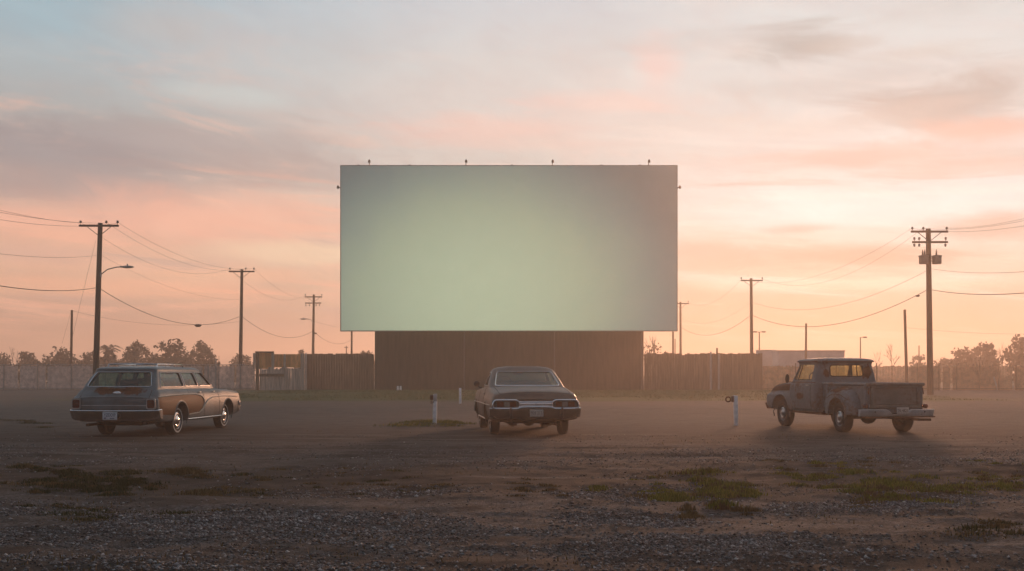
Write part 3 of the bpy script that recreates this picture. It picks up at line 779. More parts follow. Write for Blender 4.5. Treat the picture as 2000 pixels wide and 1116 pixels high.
M_slat2 = simple('brown_fence_slat', (.46, .28, .16), .9, var=.3, scale=3)
mesh_fence('slatted_wire_fence', [(-58, LY), (at(498, 0, LY).x, LY)], zt, [(at(px, 0, LY).x, LY, zt + .1) for px in (-60, 8, 74, 140, 207, 274, 340, 407, 470)] + [(at(422, 0, LY).x, LY, zt + .55)],
           'low slatted wire fence with pale posts behind the station wagon', M_steel, M_slat)
RY = 88.0
zr = at(0, 713, RY).z
mesh_fence('slatted_wire_fence', [(at(1492, 0, RY).x, RY + 4), (at(1800, 0, RY).x, RY + 2), (52, RY)], zr, [(at(px, 0, RY).x, RY + 1, zr + .15) for px in (1560, 1640, 1720, 1800, 1843, 1878, 1923, 1961, 1995, 2060)],
           'low brown slatted fence with dark posts behind the pickup truck', M_plank, M_slat2, top=False)
ln = MB(); q = at(1941, 737, RY - .6); q2 = at(1946, 753, RY - .6); ln.box(((q.x + q2.x) / 2, q.y, (q.z + q2.z) / 2), (.1, .04, .75), Matrix.Rotation(R(-17), 3, 'Y'))
ln.tube([(q2.x + .1, q2.y, 0), (q2.x, q2.y, q2.z)], .02, 6)
tag(ln.build('leaning_plank', M_pale), 'short pale plank leaning against the brown slatted fence on the right', 'plank')

def trailer(px0, px1, py0, Y, label, mat, H=None, roofpitch=0.0):
    x0, x1 = at(px0, 0, Y).x, at(px1, 0, Y).x; H = at(0, py0, Y).z; L = x1 - x0
    e = empty('box_trailer', ((x0 + x1) / 2, Y, 0), 0, label, 'trailer')
    b = MB(); b.box((0, 1.3, (H + 1.0) / 2), (L, 2.6, H - 1.0), bev=.06)
    for k in range(1, int(L / 1.2)): b.box((-L / 2 + k * 1.2, -.012, (H + 1.0) / 2), (.06, .03, H - 1.2))
    b.build('body', mat, e)
    MB().box((0, 1.28, H + .03), (L + .1, 2.7, .1)).build('roof', M_pale, e)
    MB().box((0, 1.3, .9), (L * .96, 1.0, .2)).build('chassis', M_dark, e)
    for k in (-1, 1):
        for q in (0, 1.05):
            wq = MB(); wq.lathe([(-.12, .2), (-.12, .46), (-.08, .5), (.08, .5), (.12, .46), (.12, .2)], 'y', (k * (L / 2 - 1.6) + q * -k, .35, .5), 18); wq.build('wheel', M_dark, e)
    return e
M_trl = simple('white_trailer', (.52, .50, .50), .6, var=.12, scale=1.0)
trailer(1520, 1650, 686, 112, 'long white box trailer half hidden behind the pickup cab', M_trl)
trailer(1487, 1514, 685, 116, 'short pale box trailer beyond the end of the board fence', M_trl)
# low shed behind the pickup
sh = empty('low_shed', (at(1531, 0, 96).x, 96, 0), 0, 'small pale tan shed behind the pickup hood', 'shed')
MB().box((0, 1, at(0, 719, 96).z / 2), (1.35, 2, at(0, 719, 96).z)).build('wall', simple('tan_board', (.30, .19, .12), .9, var=.2, scale=2), sh)
MB().box((0, 1, at(0, 719, 96).z + .06), (1.6, 2.3, .12), Matrix.Rotation(R(4), 3, 'Y')).build('roof', M_plank2, sh)
MB().box((0, -.02, .95), (.8, .04, 1.85)).build('door', M_plank2, sh)
# two stubs at the wall
for px, lb in ((777, 'short white stub post at the wall foot, the left of the pair'), (782.5, 'short white stub post at the wall foot, the right of the pair')):
    q = at(px, 762, 88); b = MB(); b.lathe([(0, .09), (.34, .085), (.38, .06), (.39, 0)], 'z', (q.x, 88, -.02), 10)
    tag(b.build('stub_post', M_white), lb, 'post', 'white stub posts at the wall foot')

# ================================================================== poles and wires
POLES = {}
def arm_pt(P, px, py): return at(px, py, P[1])
def pole(key, name, px, py_top, px_base, Y, label, cat='utility pole', r0=.16, r1=.11, arms=(), lamp=None, tanks=(), group=None, ins=(), braces=True, mat=None, bolts=True):
    top = at(px, py_top, Y); bx = px_base; base = Vector(((bx - 1000) / F * Y, Y, 0))
    e = empty(name, base, 0, label, cat, group)
    L = lambda v: Vector(v) - base
    b = MB(); k = 8; tp = L(top)
    b.tube([Vector((0, 0, -.6)).lerp(tp, 0)] + [Vector((0, 0, -.02)).lerp(tp, i / k) for i in range(k + 1)], [r0] + [r0 + (r1 - r0) * i / k for i in range(k + 1)], 12)
    b.build('pole', mat or M_wood, e)
    ax = lambda z: tp.x * (z / tp.z)
    for (py, pl, pr) in arms:
        z = at(0, py, Y).z; x0, x1 = (pl - 1000) / F * Y - base.x, (pr - 1000) / F * Y - base.x
        MB().box(((x0 + x1) / 2, -r1 - .05, z), (x1 - x0, .11, .13)).build('crossarm', M_wood, e)
        if braces and py == arms[0][0]:
            xc = ax(z)
            for s in (-1, 1):
                MB().tube([(xc + s * .75, -r1 - .05, z - .07), (xc + s * .05, -r1 - .03, z - .62)], .022, 6).build('brace', M_dark, e)
    for (ipx, ipy, down) in ins:
        q = L(at(ipx, ipy, Y)); h = .26; s = -1 if down else 1
        i = MB(); i.tube([(q.x, -r1 - .05, q.z), (q.x, -r1 - .05, q.z + s * .12)], .018, 6)
        i.lathe([(0, .02), (.0, .075), (.05, .085), (.08, .05), (.10, .075), (.15, .06), (.17, .0)], 'z', (q.x, -r1 - .05, q.z + s * .10), 10, s)
        i.build('insulator', M_ins, e)
    if lamp:
        lx, ly, sx_, sy_ = lamp      # head end, start on the pole (pixels)
        a, c = L(at(sx_, sy_, Y)), L(at(lx, ly, Y)); s = 1 if c.x > a.x else -1
        pts = [a, a.lerp(c, .25) + Vector((0, 0, .22 * abs(c.z - a.z) + .1)), a.lerp(c, .6) + Vector((0, 0, .28 * abs(c.z - a.z) + .05)), c - Vector((s * .3, 0, 0))]
        A = MB(); A.tube([Vector((v.x, -.1, v.z)) for v in pts], .035, 8); A.tube([(a.x, -.1, a.z - .15), (a.x, -.1, a.z + .15)], .06, 8); ao = A.build('lamp_arm', M_steel, e)
        H = MB(); H.ball((c.x, -.1, c.z), (.42, .14, .09), 14, 8); H.box((c.x - s * .35, -.1, c.z + .01), (.22, .13, .10), bev=.03); H.tube([(c.x, -.1, c.z + .06), (c.x, -.1, c.z + .2)], .04, 8)
        H.build('lamp_head', M_steel, ao)
    for (tx, ty0, ty1, side) in tanks:
        c0, c1 = L(at(tx, ty1, Y)), L(at(tx, ty0, Y)); r = .30
        T = MB(); T.lathe([(0, .0), (0, r * .92), (.04, r), (c1.z - c0.z - .1, r), (c1.z - c0.z - .1, r * 1.1), (c1.z - c0.z - .03, r * 1.1), (c1.z - c0.z, r * .7), (c1.z - c0.z + .02, 0)], 'z', (c0.x, -.05, c0.z), 18)
        T.box(((c0.x + ax(c0.z)) / 2, -.03, c0.z + .2), (abs(c0.x - ax(c0.z)), .08, .06)); T.box(((c0.x + ax(c0.z)) / 2, -.03, c1.z - .2), (abs(c0.x - ax(c0.z)), .08, .06))
        to = T.build('transformer', M_tank, e)
        for q in side:
            B = MB(); B.lathe([(0, .06), (.04, .075), (.08, .05), (.12, .07), (.16, .045), (.2, .065), (.24, .04), (.34, .025), (.42, 0)], 'z', (c0.x + q, -.05, c1.z), 10); B.build('bushing', M_ins, to)
    POLES[key] = (base, Y); return e
pole('L1', 'utility_pole', 196, 436, 186, 67, 'tallest left utility pole, with a curved street lamp arm', r0=.20, r1=.145, arms=[(442, 157, 234)],
     ins=[(160, 440, 0), (210, 440, 0), (232, 440, 0)], lamp=(250, 522, 198, 537))
pole('L2', 'utility_pole', 472.5, 526, 469, 97, 'mid-left utility pole with a single crossarm and no lamp', r0=.19, r1=.13, arms=[(531, 448, 498)], ins=[(450, 529, 0), (481, 529, 0), (497, 529, 0)])
pole('L3', 'utility_pole', 613, 575.5, 610.5, 129, 'left utility pole nearest the screen, with two crossarms and a small lamp', r0=.19, r1=.13, arms=[(580.5, 595.5, 630), (592.5, 596.5, 628)],
     ins=[(597, 579, 0), (629, 579, 0), (598, 594, 1), (605, 594, 1), (618, 594, 1), (624.5, 594, 1)], lamp=(593, 623.5, 611, 629))
pole('R1', 'utility_pole', 1813, 447, 1817, 69.5, 'tall right utility pole with two crossarms and two transformers', r0=.21, r1=.155, arms=[(453.5, 1777, 1849), (474, 1779.5, 1848.5)],
     ins=[(1779.5, 452, 0), (1801, 452, 0), (1846.5, 452, 0), (1783.5, 475, 1), (1793, 475, 1), (1844, 475, 1), (1783.5, 472, 0), (1793, 472, 0), (1844.5, 472, 0)],
     tanks=[(1803.5, 499, 516, (-.07, .07)), (1829, 499, 516, (-.03,))])
pole('R2', 'utility_pole', 1467, 544, 1468.5, 106, 'right utility pole with one crossarm behind the board fence', r0=.20, r1=.14, arms=[(548.5, 1446, 1489)], ins=[(1447, 547, 0), (1488, 547, 0)])
pole('R3', 'utility_pole', 1329, 590.5, 1329.5, 142, 'utility pole whose crossarm is partly hidden by the right screen edge', r0=.18, r1=.13, arms=[(593.5, 1312, 1345)], ins=[(1344, 592, 0)])
pole('S1', 'short_pole', 140.5, 606, 138, 97, 'short bare pole left of the lamp pole, rising over round trees', r0=.13, r1=.10)
pole('S2', 'short_pole', 1574.5, 632, 1573.5, 108, 'bare short pole above the trailer behind the pickup', r0=.13, r1=.10)
pole('S3', 'short_pole', 1767, 605, 1771.5, 84, 'leaning bare pole just left of the transformer pole', r0=.13, r1=.10)
pole('S4', 'short_pole', 687, 640, 686.5, 135, 'bare pole seen under the left corner of the screen', r0=.14, r1=.12)
pole('S5', 'short_pole', 1314.5, 640, 1314.5, 135, 'bare pole seen under the right corner of the screen', r0=.14, r1=.12)
pole('S6', 'short_pole', 1318.5, 662, 1318.5, 150, 'thin low pole close beside the bare pole under the right screen corner', r0=.09, r1=.07)
pole('S7', 'short_pole', 676.5, 676, 676.5, 170, 'tiny far crossed pole above the dark left fence', r0=.10, r1=.08, arms=[(679, 673, 680)], braces=False)
pole('S8', 'short_pole', 1795, 675, 1795, 150, 'thin far pole between the leaning pole and the transformer pole', r0=.10, r1=.08)
def yard_lamp(px, py, Y, heads, label):
    b = at(px, 0, Y); H = at(0, py, Y).z
    e = empty('yard_lamp', (b.x, Y, 0), 0, label, 'lamp post')
    MB().tube([(0, 0, -.2), (0, 0, H)], [.09, .06], 8).build('pole', M_dark, e)
    for s in heads:
        h = MB(); h.tube([(0, 0, H - .05), (s * .35, 0, H + .02)], .03, 6); h.box((s * .5, 0, H), (.42, .2, .15), bev=.03); h.build('lamp_head', M_dark, e)
yard_lamp(1483, 648.5, 120, (-1, 1), 'thin twin-headed yard lamp right of the fence pole')
yard_lamp(1680.5, 659, 118, (1,), 'thin single-headed yard lamp over the pickup cab roof')

def wire(p0, p1, sag, r, label, splice=None, name='power_line', ss=1.0):
    n = 26; pts = []
    for i in range(n + 1):
        t_ = i / n; q = p0.lerp(p1, t_); q.z -= 4 * sag * t_ * (1 - t_); pts.append(q)
    b = MB(); b.tube([q - p0 for q in pts], r * (.72 if r > .02 else .58), 5)
    o = b.build(name, M_wire); o.location = p0
    tag(o, label, 'wire', 'overhead wires between the poles')
    if splice is not None:
        q = pts[int(splice * n)] - p0; s = MB(); s.tube([q + Vector((-.28 * ss, 0, -.05)), q + Vector((-.12 * ss, 0, -.07)), q + Vector((.12 * ss, 0, -.07)), q + Vector((.28 * ss, 0, -.05))], [.05 * ss, .12 * ss, .12 * ss, .05 * ss], 8); s.build('splice_case', M_dark, o)
    return o
yL, yM, yN, yR, yS, yT = 67, 97, 129, 69.5, 106, 142
P = at
wire(P(-60, 396, 42), P(160, 436, yL), .15, .013, 'uppermost wire entering from the left edge to the left insulator of the lamp pole')
wire(P(-60, 403, 42), P(210, 436, yL), .2, .013, 'second wire entering from the left edge to the middle insulator of the lamp pole')
wire(P(-60, 419, 42), P(232, 436, yL), .32, .013, 'third wire entering from the left edge to the right insulator of the lamp pole')
wire(P(-60, 488, 42), P(191, 499, yL), .22, .013, 'thin wire from the left edge meeting the lamp pole above its lamp arm')
wire(P(-60, 548, 42), P(190, 562, yL), .30, .026, 'thick cable from the left edge meeting the lamp pole below its lamp arm')
wire(P(232, 436, yL), P(497, 525, yM), .95, .014, 'wire from the right insulator of the lamp pole to the mid-left pole')
wire(P(210, 436, yL), P(481, 525, yM), 1.15, .014, 'wire from the middle insulator of the lamp pole to the mid-left pole')
wire(P(160, 436, yL), P(450, 525, yM), 1.55, .014, 'wire from the left insulator of the lamp pole to the mid-left pole')
wire(P(198, 499, yL), P(471, 585, yM), .8, .010, 'faint wire dropping past the street lamp head to the mid-left pole')
wire(P(192, 562, yL), P(471, 617, yM), 1.5, .028, 'thick sagging cable with splice case between lamp pole and mid-left pole', splice=.63)
wire(P(497, 526, yM), P(629, 577, yN), 1.3, .014, 'upper right wire from the mid-left pole to the pole nearest the screen')
wire(P(450, 526, yM), P(597, 577, yN), 1.5, .014, 'upper left wire from the mid-left pole to the pole nearest the screen')
wire(P(471, 617, yM), P(611, 647, yN), 1.35, .028, 'thick sagging cable from the mid-left pole to the pole nearest the screen')
wire(P(612, 647, yN), P(687, 663, 160), 1.1, .028, 'thick cable running from the small lamp pole under the screen corner', splice=.06, ss=.8)
wire(P(612, 627, yN), P(690, 640, 160), .3, .02, 'thin wire from the small lamp pole passing behind the screen edge')
wire(P(143, 608, yM), P(470, 628, yM + 2), .75, .016, 'faint low wire from the short bare pole to the mid-left pole')
wire(P(187, 470, yL), P(140, 665, 70), -.05, .012, 'slanting guy wire down the left side of the lamp pole', name='guy_wire')
wire(P(139, 608, yM), P(121, 672, yM), 0, .014, 'slanting guy wire left of the short bare pole', name='guy_wire')
wire(P(1846, 446, yR), P(2060, 412, 45), .22, .012, 'uppermost wire from the transformer pole to the right edge')
wire(P(1801, 446, yR), P(2060, 418, 45), .3, .012, 'second wire from the transformer pole to the right edge')
wire(P(1779, 446, yR), P(2060, 431, 45), .35, .012, 'third wire from the transformer pole to the right edge')
wire(P(1817, 525, yR), P(2060, 526, 45), .22, .016, 'thin cable leaving the transformer pole to the right edge below its tanks')
wire(P(1818, 566, yR), P(2060, 567, 45), .25, .026, 'thick cable leaving the transformer pole low to the right edge')
wire(P(1779, 447, yR), P(1447, 545, yS), 1.6, .012, 'left top wire between transformer pole and fence pole')
wire(P(1801, 447, yR), P(1488, 545, yS), 1.9, .012, 'right top wire between transformer pole and fence pole')
wire(P(1812, 528, yR), P(1470, 591, yS), 1.55, .018, 'middle sagging wire between transformer pole and fence pole')
wire(P(1812, 566, yR), P(1469, 616, yS), 1.75, .028, 'thick sagging cable with splice case between transformer pole and fence pole', splice=.06, ss=.55)
wire(P(1466, 616, yS), P(1331, 640, yT), 1.5, .026, 'thick cable between fence pole and the pole at the right screen edge')
wire(P(1448, 546, yS), P(1344, 592, yT), 1.2, .014, 'faint top wire between fence pole and the pole at the right screen edge')
wire(P(1466, 591, yS), P(1331, 622, yT), 1.3, .012, 'faint middle wire between fence pole and the pole at the right screen edge')
wire(P(1768, 640, 84), P(2060, 652, 80), .2, .012, 'faint low wire from the leaning bare pole to the right edge')

# ================================================================== speaker posts
def speaker_post(px, py0, py1, label, kind):
    x, Y = on_ground(px, py1); H = at(0, py0, Y).z
    e = empty('speaker_post', (x, Y, 0), 0, label, 'speaker post', 'white speaker posts on the lot')
    lean = R({0: .8, 1: -.4, 2: -1.6}[kind])
    pb = MB(); pb.box((H / 2 * math.sin(lean), 0, H / 2 - .05), (.105, .105, H + .1), Matrix.Rotation(lean, 3, 'Y'), bev=.012); pb.build('post', M_white, e)
    tx = H * math.sin(lean)
    if kind == 0:
        b = MB(); b.box((tx - .09, -.02, H - .09), (.09, .12, .14), bev=.02); s = b.build('speaker', M_box, e)
        g = MB(); g.box((tx - .09, -.084, H - .09), (.065, .012, .10), bev=.01); g.build('grille', M_rusty, s)
        MB().box((tx + .01, -.06, H - .09), (.10, .02, .2), bev=.008).build('junction_plate', M_pale, e)
        c = MB(); c.tube([(tx - .1, -.02, H - .18), (tx - .11, -.03, H - .25), (tx - .07, -.06, H - .24), (tx - .03, -.06, H - .2)], .012, 6); c.build('cord', M_dark, e)
        MB().box((.0, -.25, .02), (.16, .12, .05), bev=.01).build('foot_block', M_pale, e)
    elif kind == 2:
        b = MB(); b.box((tx - .085, -.02, H - .09), (.06, .13, .16), bev=.015); b.build('bracket', M_dark, e)
        c = MB(); c.tube([(tx - .20 + .065 * math.cos(k * math.pi / 8), -.02, H - .10 + .065 * math.sin(k * math.pi / 8)) for k in range(17)], .02, 8); c.build('speaker_hook', M_rusty, e)
    else:
        MB().box((tx, 0, H + .03), (.09, .09, .09), bev=.02).build('cap', M_box, e)
    return e
speaker_post(849, 770, 831, 'white speaker post with a small dark speaker, in a grassy mound left of the sedan', 0)
speaker_post(899, 758, 789, 'farther white post with a dark cap near the grass strip', 1)
speaker_post(1438, 773, 831, 'white speaker post with a rusty ring hook, left of the pickup', 2)

# ================================================================== trees
M_bark = simple('bark', (.06, .045, .035), .95, var=.3, scale=4)
def leaf_mat(name, lo, hi):
    m, nt, p = new_mat(name); ri = nt.new('ShaderNodeNewGeometry').outputs['Random Per Island']
    nt.put(p.inputs['Base Color'], nt.mix(ri, lo, hi)); p.inputs['Roughness'].default_value = .8; p.inputs['Specular IOR Level'].default_value = .2
    return m
M_leaf = leaf_mat('leaf_dark', (.028, .026, .014), (.07, .060, .030))
M_leaf2 = leaf_mat('leaf_warm', (.05, .036, .018), (.10, .070, .035))
def crown(name, lobes, n, size, mat, parent):
    """leaf-sized faces through the volume of several lobes (x,y,z,rx,ry,rz)"""
    vol = np.array([l[3] * l[4] * l[5] for l in lobes]); pick = rng.choice(len(lobes), n, p=vol / vol.sum()); L = np.array(lobes)[pick]
    d = rng.normal(size=(n, 3)); d /= np.linalg.norm(d, axis=1)[:, None]
    r = rng.random(n) ** .45 * (.62 + .80 * vnoise(d[:, 0] * 3.1 + 9 + L[:, 0], d[:, 2] * 3.1 + 9 + L[:, 2], 5))
    c = L[:, :3] + d * L[:, 3:] * r[:, None]
    a = rng.normal(size=(n, 3)); a /= np.linalg.norm(a, axis=1)[:, None]; b = np.cross(a, rng.normal(size=(n, 3))); b /= np.linalg.norm(b, axis=1)[:, None]
    s = size * (.5 + rng.random(n))[:, None]
    V = np.stack([c - a * s, c + b * s * .55, c + a * s, c - b * s * .55], 1)
    return raw_mesh(name, V.reshape(-1, 3), np.arange(4 * n).reshape(n, 4), mat, parent)
def branch(mb, p, d, L, r, depth, spread):
    q = p + d * L; mid = p.lerp(q, .5) + Vector((random.uniform(-1, 1), random.uniform(-1, 1), random.uniform(-.3, .6))) * L * .07
    mb.tube([p, mid, q], [r, r * .8, r * .62], 5, cap=False)
    if depth == 0: return
    for k in range(random.choice((2, 3, 3))):
        dd = (d + Vector((random.uniform(-1, 1), random.uniform(-1, 1), random.uniform(-.25, .75))) * spread).normalized()
        branch(mb, p.lerp(q, random.uniform(.55, 1)), dd, L * random.uniform(.55, .8), r * .55, depth - 1, spread)
def tree(px0, px1, py, Y, label, kind='round', group='trees beyond the fences', mat=None):
    x0, x1 = at(px0, 0, Y).x, at(px1, 0, Y).x; W = (x1 - x0) / 2; H = at(0, py, Y).z
    e = empty({'bare': 'bare_tree', 'palm': 'palm_tree', 'round': 'leafy_tree', 'bush': 'bush'}[kind], ((x0 + x1) / 2, Y, 0), 0, label, 'bush' if kind == 'bush' else 'tree', group)
    t_ = MB()
    if kind == 'bare':
        branch(t_, Vector((0, 0, -.1)), Vector((0, 0, 1)), H * .32, max(.09, H * .018), 4, .75)
        zmax = max(v[2] for v in t_.v); xm = max(abs(v[0]) for v in t_.v)
        t_.v = [(v[0] * W / xm, v[1] * W / xm, v[2] * H / zmax if v[2] > 0 else v[2]) for v in t_.v]
        t_.build('branches', M_bark, e)
        return e
    th = H * .5
    t_.tube([(0, 0, -.1), (W * .05, 0, th * .5), (0, .1, th)], [H * .035, H * .026, H * .018], 8)
    lobes = []
    if kind == 'palm':
        t_.tube([(0, 0, th), (.1, 0, H * .8)], [H * .02, H * .016], 8); t_.build('trunk', M_bark, e)
        f = MB()
        for k in range(26):
            a = random.uniform(0, 6.283); l = W * random.uniform(.8, 1.15); up = random.uniform(.1, 1.0)
            pts = [Vector((.1 + math.cos(a) * l * u, math.sin(a) * l * u, H * .8 + H * .22 * up * math.sin(min(1, u * 1.3) * math.pi * .62) - .25 * l * u * u)) for u in np.linspace(0, 1, 8)]
            for i in range(7):
                d = (pts[i + 1] - pts[i]).normalized(); s = d.cross(Vector((0, 0, 1))).normalized()
                for sg in (-1, 1):
                    for q in (0, .5):
                        b = pts[i].lerp(pts[i + 1], q); tip = b + s * sg * l * .24 * (1.1 - i / 9) + d * .15 + Vector((0, 0, -.12 * l))
                        f.add([b, b + d * .09, tip], [(0, 1, 2)])
        f.build('fronds', mat or M_leaf, e, fix=False)
        crown('crown', [(0, 0, H * .45, W * .8, W * .6, H * .36)], 900, .28, mat or M_leaf, e)
        return e
    nl = 9 if kind == 'round' else 5
    for k in range(nl):
        a = -1 + 2 * (k + .5 + random.uniform(-.35, .35)) / nl; wr = W * random.uniform(.26, .42); dome = H * (1.0 - .42 * abs(a) ** 2.2) * random.uniform(.84, 1.0)
        rz = min(wr * .95, dome * .34); lobes.append((a * (W - wr * .55), random.uniform(-.4, .4) * W, dome - rz * 1.05, wr, wr * .9, rz))
        if k % 2: lobes.append((a * (W - wr * .3) * random.uniform(.9, 1.05), random.uniform(-.4, .4) * W, (dome - rz) * random.uniform(.45, .7), wr, wr, rz))
    lobes.append((0, 0, H * .36, W * .92, W * .7, H * .36)); lobes.append((0, 0, H * .16, W * .98, W * .8, H * .2))
    for l in lobes[:5]: t_.tube([(0, .05, th * .7), (l[0] * .5, l[1] * .5, (th * .7 + l[2]) / 2 + .2), (l[0], l[1], l[2])], [H * .016, H * .011, H * .005], 6)
    t_.build('trunk', M_bark, e)
    crown('crown', lobes, int(1500 + 62 * W * H), .17 + .012 * H, mat or M_leaf, e)
    return e
TREES = [(-40, 26, 684, 150, 'low dark bush at the left edge beyond the fence', 'bush'), (8, 48, 675, 140, 'small bare forked tree near the left edge', 'bare'), (30, 76, 683, 150, 'small round tree right of the bare forked tree', 'round'),
         (72, 166, 673, 145, 'wide dark tree behind the short bare pole', 'round'), (150, 204, 681, 148, 'low round tree behind the base of the lamp pole', 'round'), (188, 234, 671, 140, 'feathery palm just right of the lamp pole', 'palm'),
         (222, 270, 688, 150, 'low bush between the palm and the pointed tree', 'bush'), (236, 308, 664, 145, 'pointed leafy tree right of the palm', 'round'), (298, 376, 657, 140, 'tallest broad tree of the left treeline', 'round'), (366, 428, 665, 143, 'round tree at the right end of the left treeline', 'round'),
         (445, 498, 687, 165, 'low far tree behind the foot of the mid-left pole', 'round'), (573, 606, 682, 170, 'small round tree peeking over the gate', 'round'), (694, 736, 680, 165, 'small dark tree peeking over the left fence at the screen base', 'round'),
         (1256, 1296, 653, 118, 'thin half-bare tree beside the right end of the screen base', 'bare'), (1290, 1312, 684, 150, 'low bush behind the right board fence', 'bush'),
         (1692, 1722, 682, 150, 'faint bare tree right of the pickup cab', 'bare'), (1724, 1762, 668, 150, 'taller faint bare tree left of the leaning pole', 'bare'), (1776, 1812, 690, 165, 'low hazy bush behind the transformer pole', 'bush'), (1818, 1866, 690, 160, 'low hazy bush right of the transformer pole', 'bush'),
         (1852, 1916, 671, 140, 'rounded tree at the left end of the right treeline', 'round'), (1896, 1954, 663, 138, 'middle rounded tree of the right treeline', 'round'), (1944, 1972, 668, 140, 'thin bare tree between two rounded trees on the right', 'bare'), (1962, 2060, 640, 132, 'tall tree at the right edge of the picture', 'round')]
for (a, b, c, d, lb, k) in TREES: tree(a, b, c, d, lb, k, mat=M_leaf2 if a > 1500 else M_leaf)
# foliage on the half-bare tree
for o in [o for o in COL.objects if o.get('label', '').startswith('thin half-bare')]:
    crown('leaves', [(-.6, 0, 3.6, .9, .6, 1.0), (.1, 0, 2.6, 1.3, .8, 1.2), (.5, 0, 4.2, .5, .5, .6)], 420, .13, M_leaf, o)
# ================================================================== vehicles (local axes: x right, y forward, z up; origin under the rear axle)
M_tyre = simple('tyre', (.022, .021, .02), .85, var=.3, scale=12)
M_chrome = simple('chrome', (.62, .62, .62), .16, 1.0, .08, 5)
M_chrome_old = simple('dull_chrome', (.42, .41, .40), .32, 1.0, .2, 9)
M_black = simple('cabin_black', (.018, .017, .016), .8)
M_seat = simple('seat_vinyl', (.06, .05, .042), .6)
M_seam = simple('panel_gap', (.012, .011, .010), .9)
M_under = simple('underbody', (.016, .014, .012), .9)
M_red = simple('red_lens', (.10, .014, .008), .25, var=.2)
M_amber = simple('amber_lens', (.11, .026, .010), .25, var=.2)
M_clear = simple('clear_lens', (.17, .16, .15), .25, var=.2)
M_plate = simple('plate_white', (.55, .57, .60), .55, var=.12, scale=20)
M_plate2 = simple('plate_worn', (.42, .40, .36), .6, var=.2, scale=30)
M_ink = simple('plate_ink', (.03, .045, .11), .6)
M_ink2 = simple('plate_ink_dark', (.035, .032, .03), .6)
M_white_band = simple('whitewall', (.50, .47, .42), .8, var=.2, scale=14)
G_green = glass_mat('green_tinted_glass', (.46, .63, .53), .16)
G_yellow = glass_mat('old_yellowed_glass', (.97, .94, .70), .05)

def sec(w, zb, zt, wt, zsh, wsh, zmid=.62, crown=.025, tuck=.05):
    return [(0, zb), (w * .78, zb), (w - tuck, zb + .03), (w - .012, zb + .16), (w, zmid), (w - .006, (zmid + zsh) / 2), (wsh, zsh), ((wt + wsh) / 2 + .012, (zt + zsh) / 2 + .01),
            (wt, zt - .012), (wt - .09, zt), (wt * .5, zt + crown * .8), (0, zt + crown)]

def wheel(root, x, y, r, width, side, capmat, white=False, hub_r=.19, steer=0.0, rimmat=None):
    """tyre with its hub; side = +1 when the outside faces +x"""
    W = width / 2; p = [(-W * .8, r * .60), (-W, r * .72), (-W * .98, r * .88), (-W * .80, r * .975), (-W * .5, r), (W * .5, r), (W * .80, r * .975), (W * .98, r * .88), (W, r * .72), (W * .86, r * .60), (W * .5, r * .55), (-W * .5, r * .55), (-W * .8, r * .60)]
    b = MB(); b.lathe(p, 'x', (0, 0, 0), 36, side); o = b.build('wheel', M_tyre, root); o.location = (x, y, r - .012); o.rotation_euler = (0, 0, steer)
    rim = MB(); rim.lathe([(W * .2, .02), (W * .25, r * .4), (W * .55, r * .50), (W * .88, r * .60), (W * .70, r * .62)], 'x', (0, 0, 0), 28, side); rim.build('rim', rimmat or capmat, o)
    h = MB(); h.lathe([(W * .5, hub_r * 1.05), (W * .86, hub_r), (W * 1.0, hub_r * .80), (W * .92, hub_r * .62), (W * 1.12, hub_r * .40), (W * 1.22, hub_r * .18), (W * 1.24, .0)], 'x', (0, 0, 0), 24, side); h.build('hubcap', capmat, o)
    if white:
        q = MB(); q.lathe([(W * .985, r * .735), (W * 1.02, r * .75), (W * 1.025, r * .83), (W * .99, r * .845)], 'x', (0, 0, 0), 36, side); q.build('whitewall', M_white_band, o)
    return o

def arches(o, ys, r, wheel_r, xin=.60, up=.02):
    c = MB()
    for y in ys:
        for s in (-1, 1):
            seg = 32; poly = [(y + r * math.cos(t), wheel_r + up + r * math.sin(t)) for t in [math.pi * 2 * k / seg for k in range(seg)]]
            c.prism(poly, 'x', s * xin, s * 1.4)
    boolean(o, c)
def arch_lip(o, bvh, y, r, wr, sg, mat, rad=.013, a0=-18, a1=198, up=.02):
    pts = [(y + r * math.cos(R(a)), wr + up + r * math.sin(R(a))) for a in range(a0, a1 + 1, 8)]
    b = MB(); b.tube([shot(bvh, p[0], p[1], 'x', sg, .0) for p in pts], rad, 6); append(o, b.v, b.f, mat)

def seam(o, bvh, pts, axis, sg, closed=False, w=.007):
    b = MB(); trim(b, bvh, pts, axis, sg, -.002, w, closed, 5); append(o, b.v, b.f, M_seam)

def seat(root, y, w, z0, z1, split=False):
    b = MB(); b.box((0, y, (z0 + z1) / 2), (w, .16, z1 - z0), Matrix.Rotation(R(-10), 3, 'X'), bev=.06)
    return b.build('seat', M_seat, root)
def steering(root, x, y, z, r=.20):
    b = MB(); rot = Matrix.Rotation(R(62), 3, 'X')
    ring = [Vector((x, y, z)) + rot @ Vector((r * math.cos(t), r * math.sin(t), 0)) for t in np.linspace(0, 2 * math.pi, 25)]
    b.tube(ring, .016, 6); c = Vector((x, y, z))
    for t in (0, 2.1, 4.2): b.tube([c, c + rot @ Vector((r * math.cos(t), r * math.sin(t), 0))], .012, 5)
    b.tube([c, c + Vector((0, .5, -.28))], .025, 6)
    return b.build('steering_wheel', M_black, root)

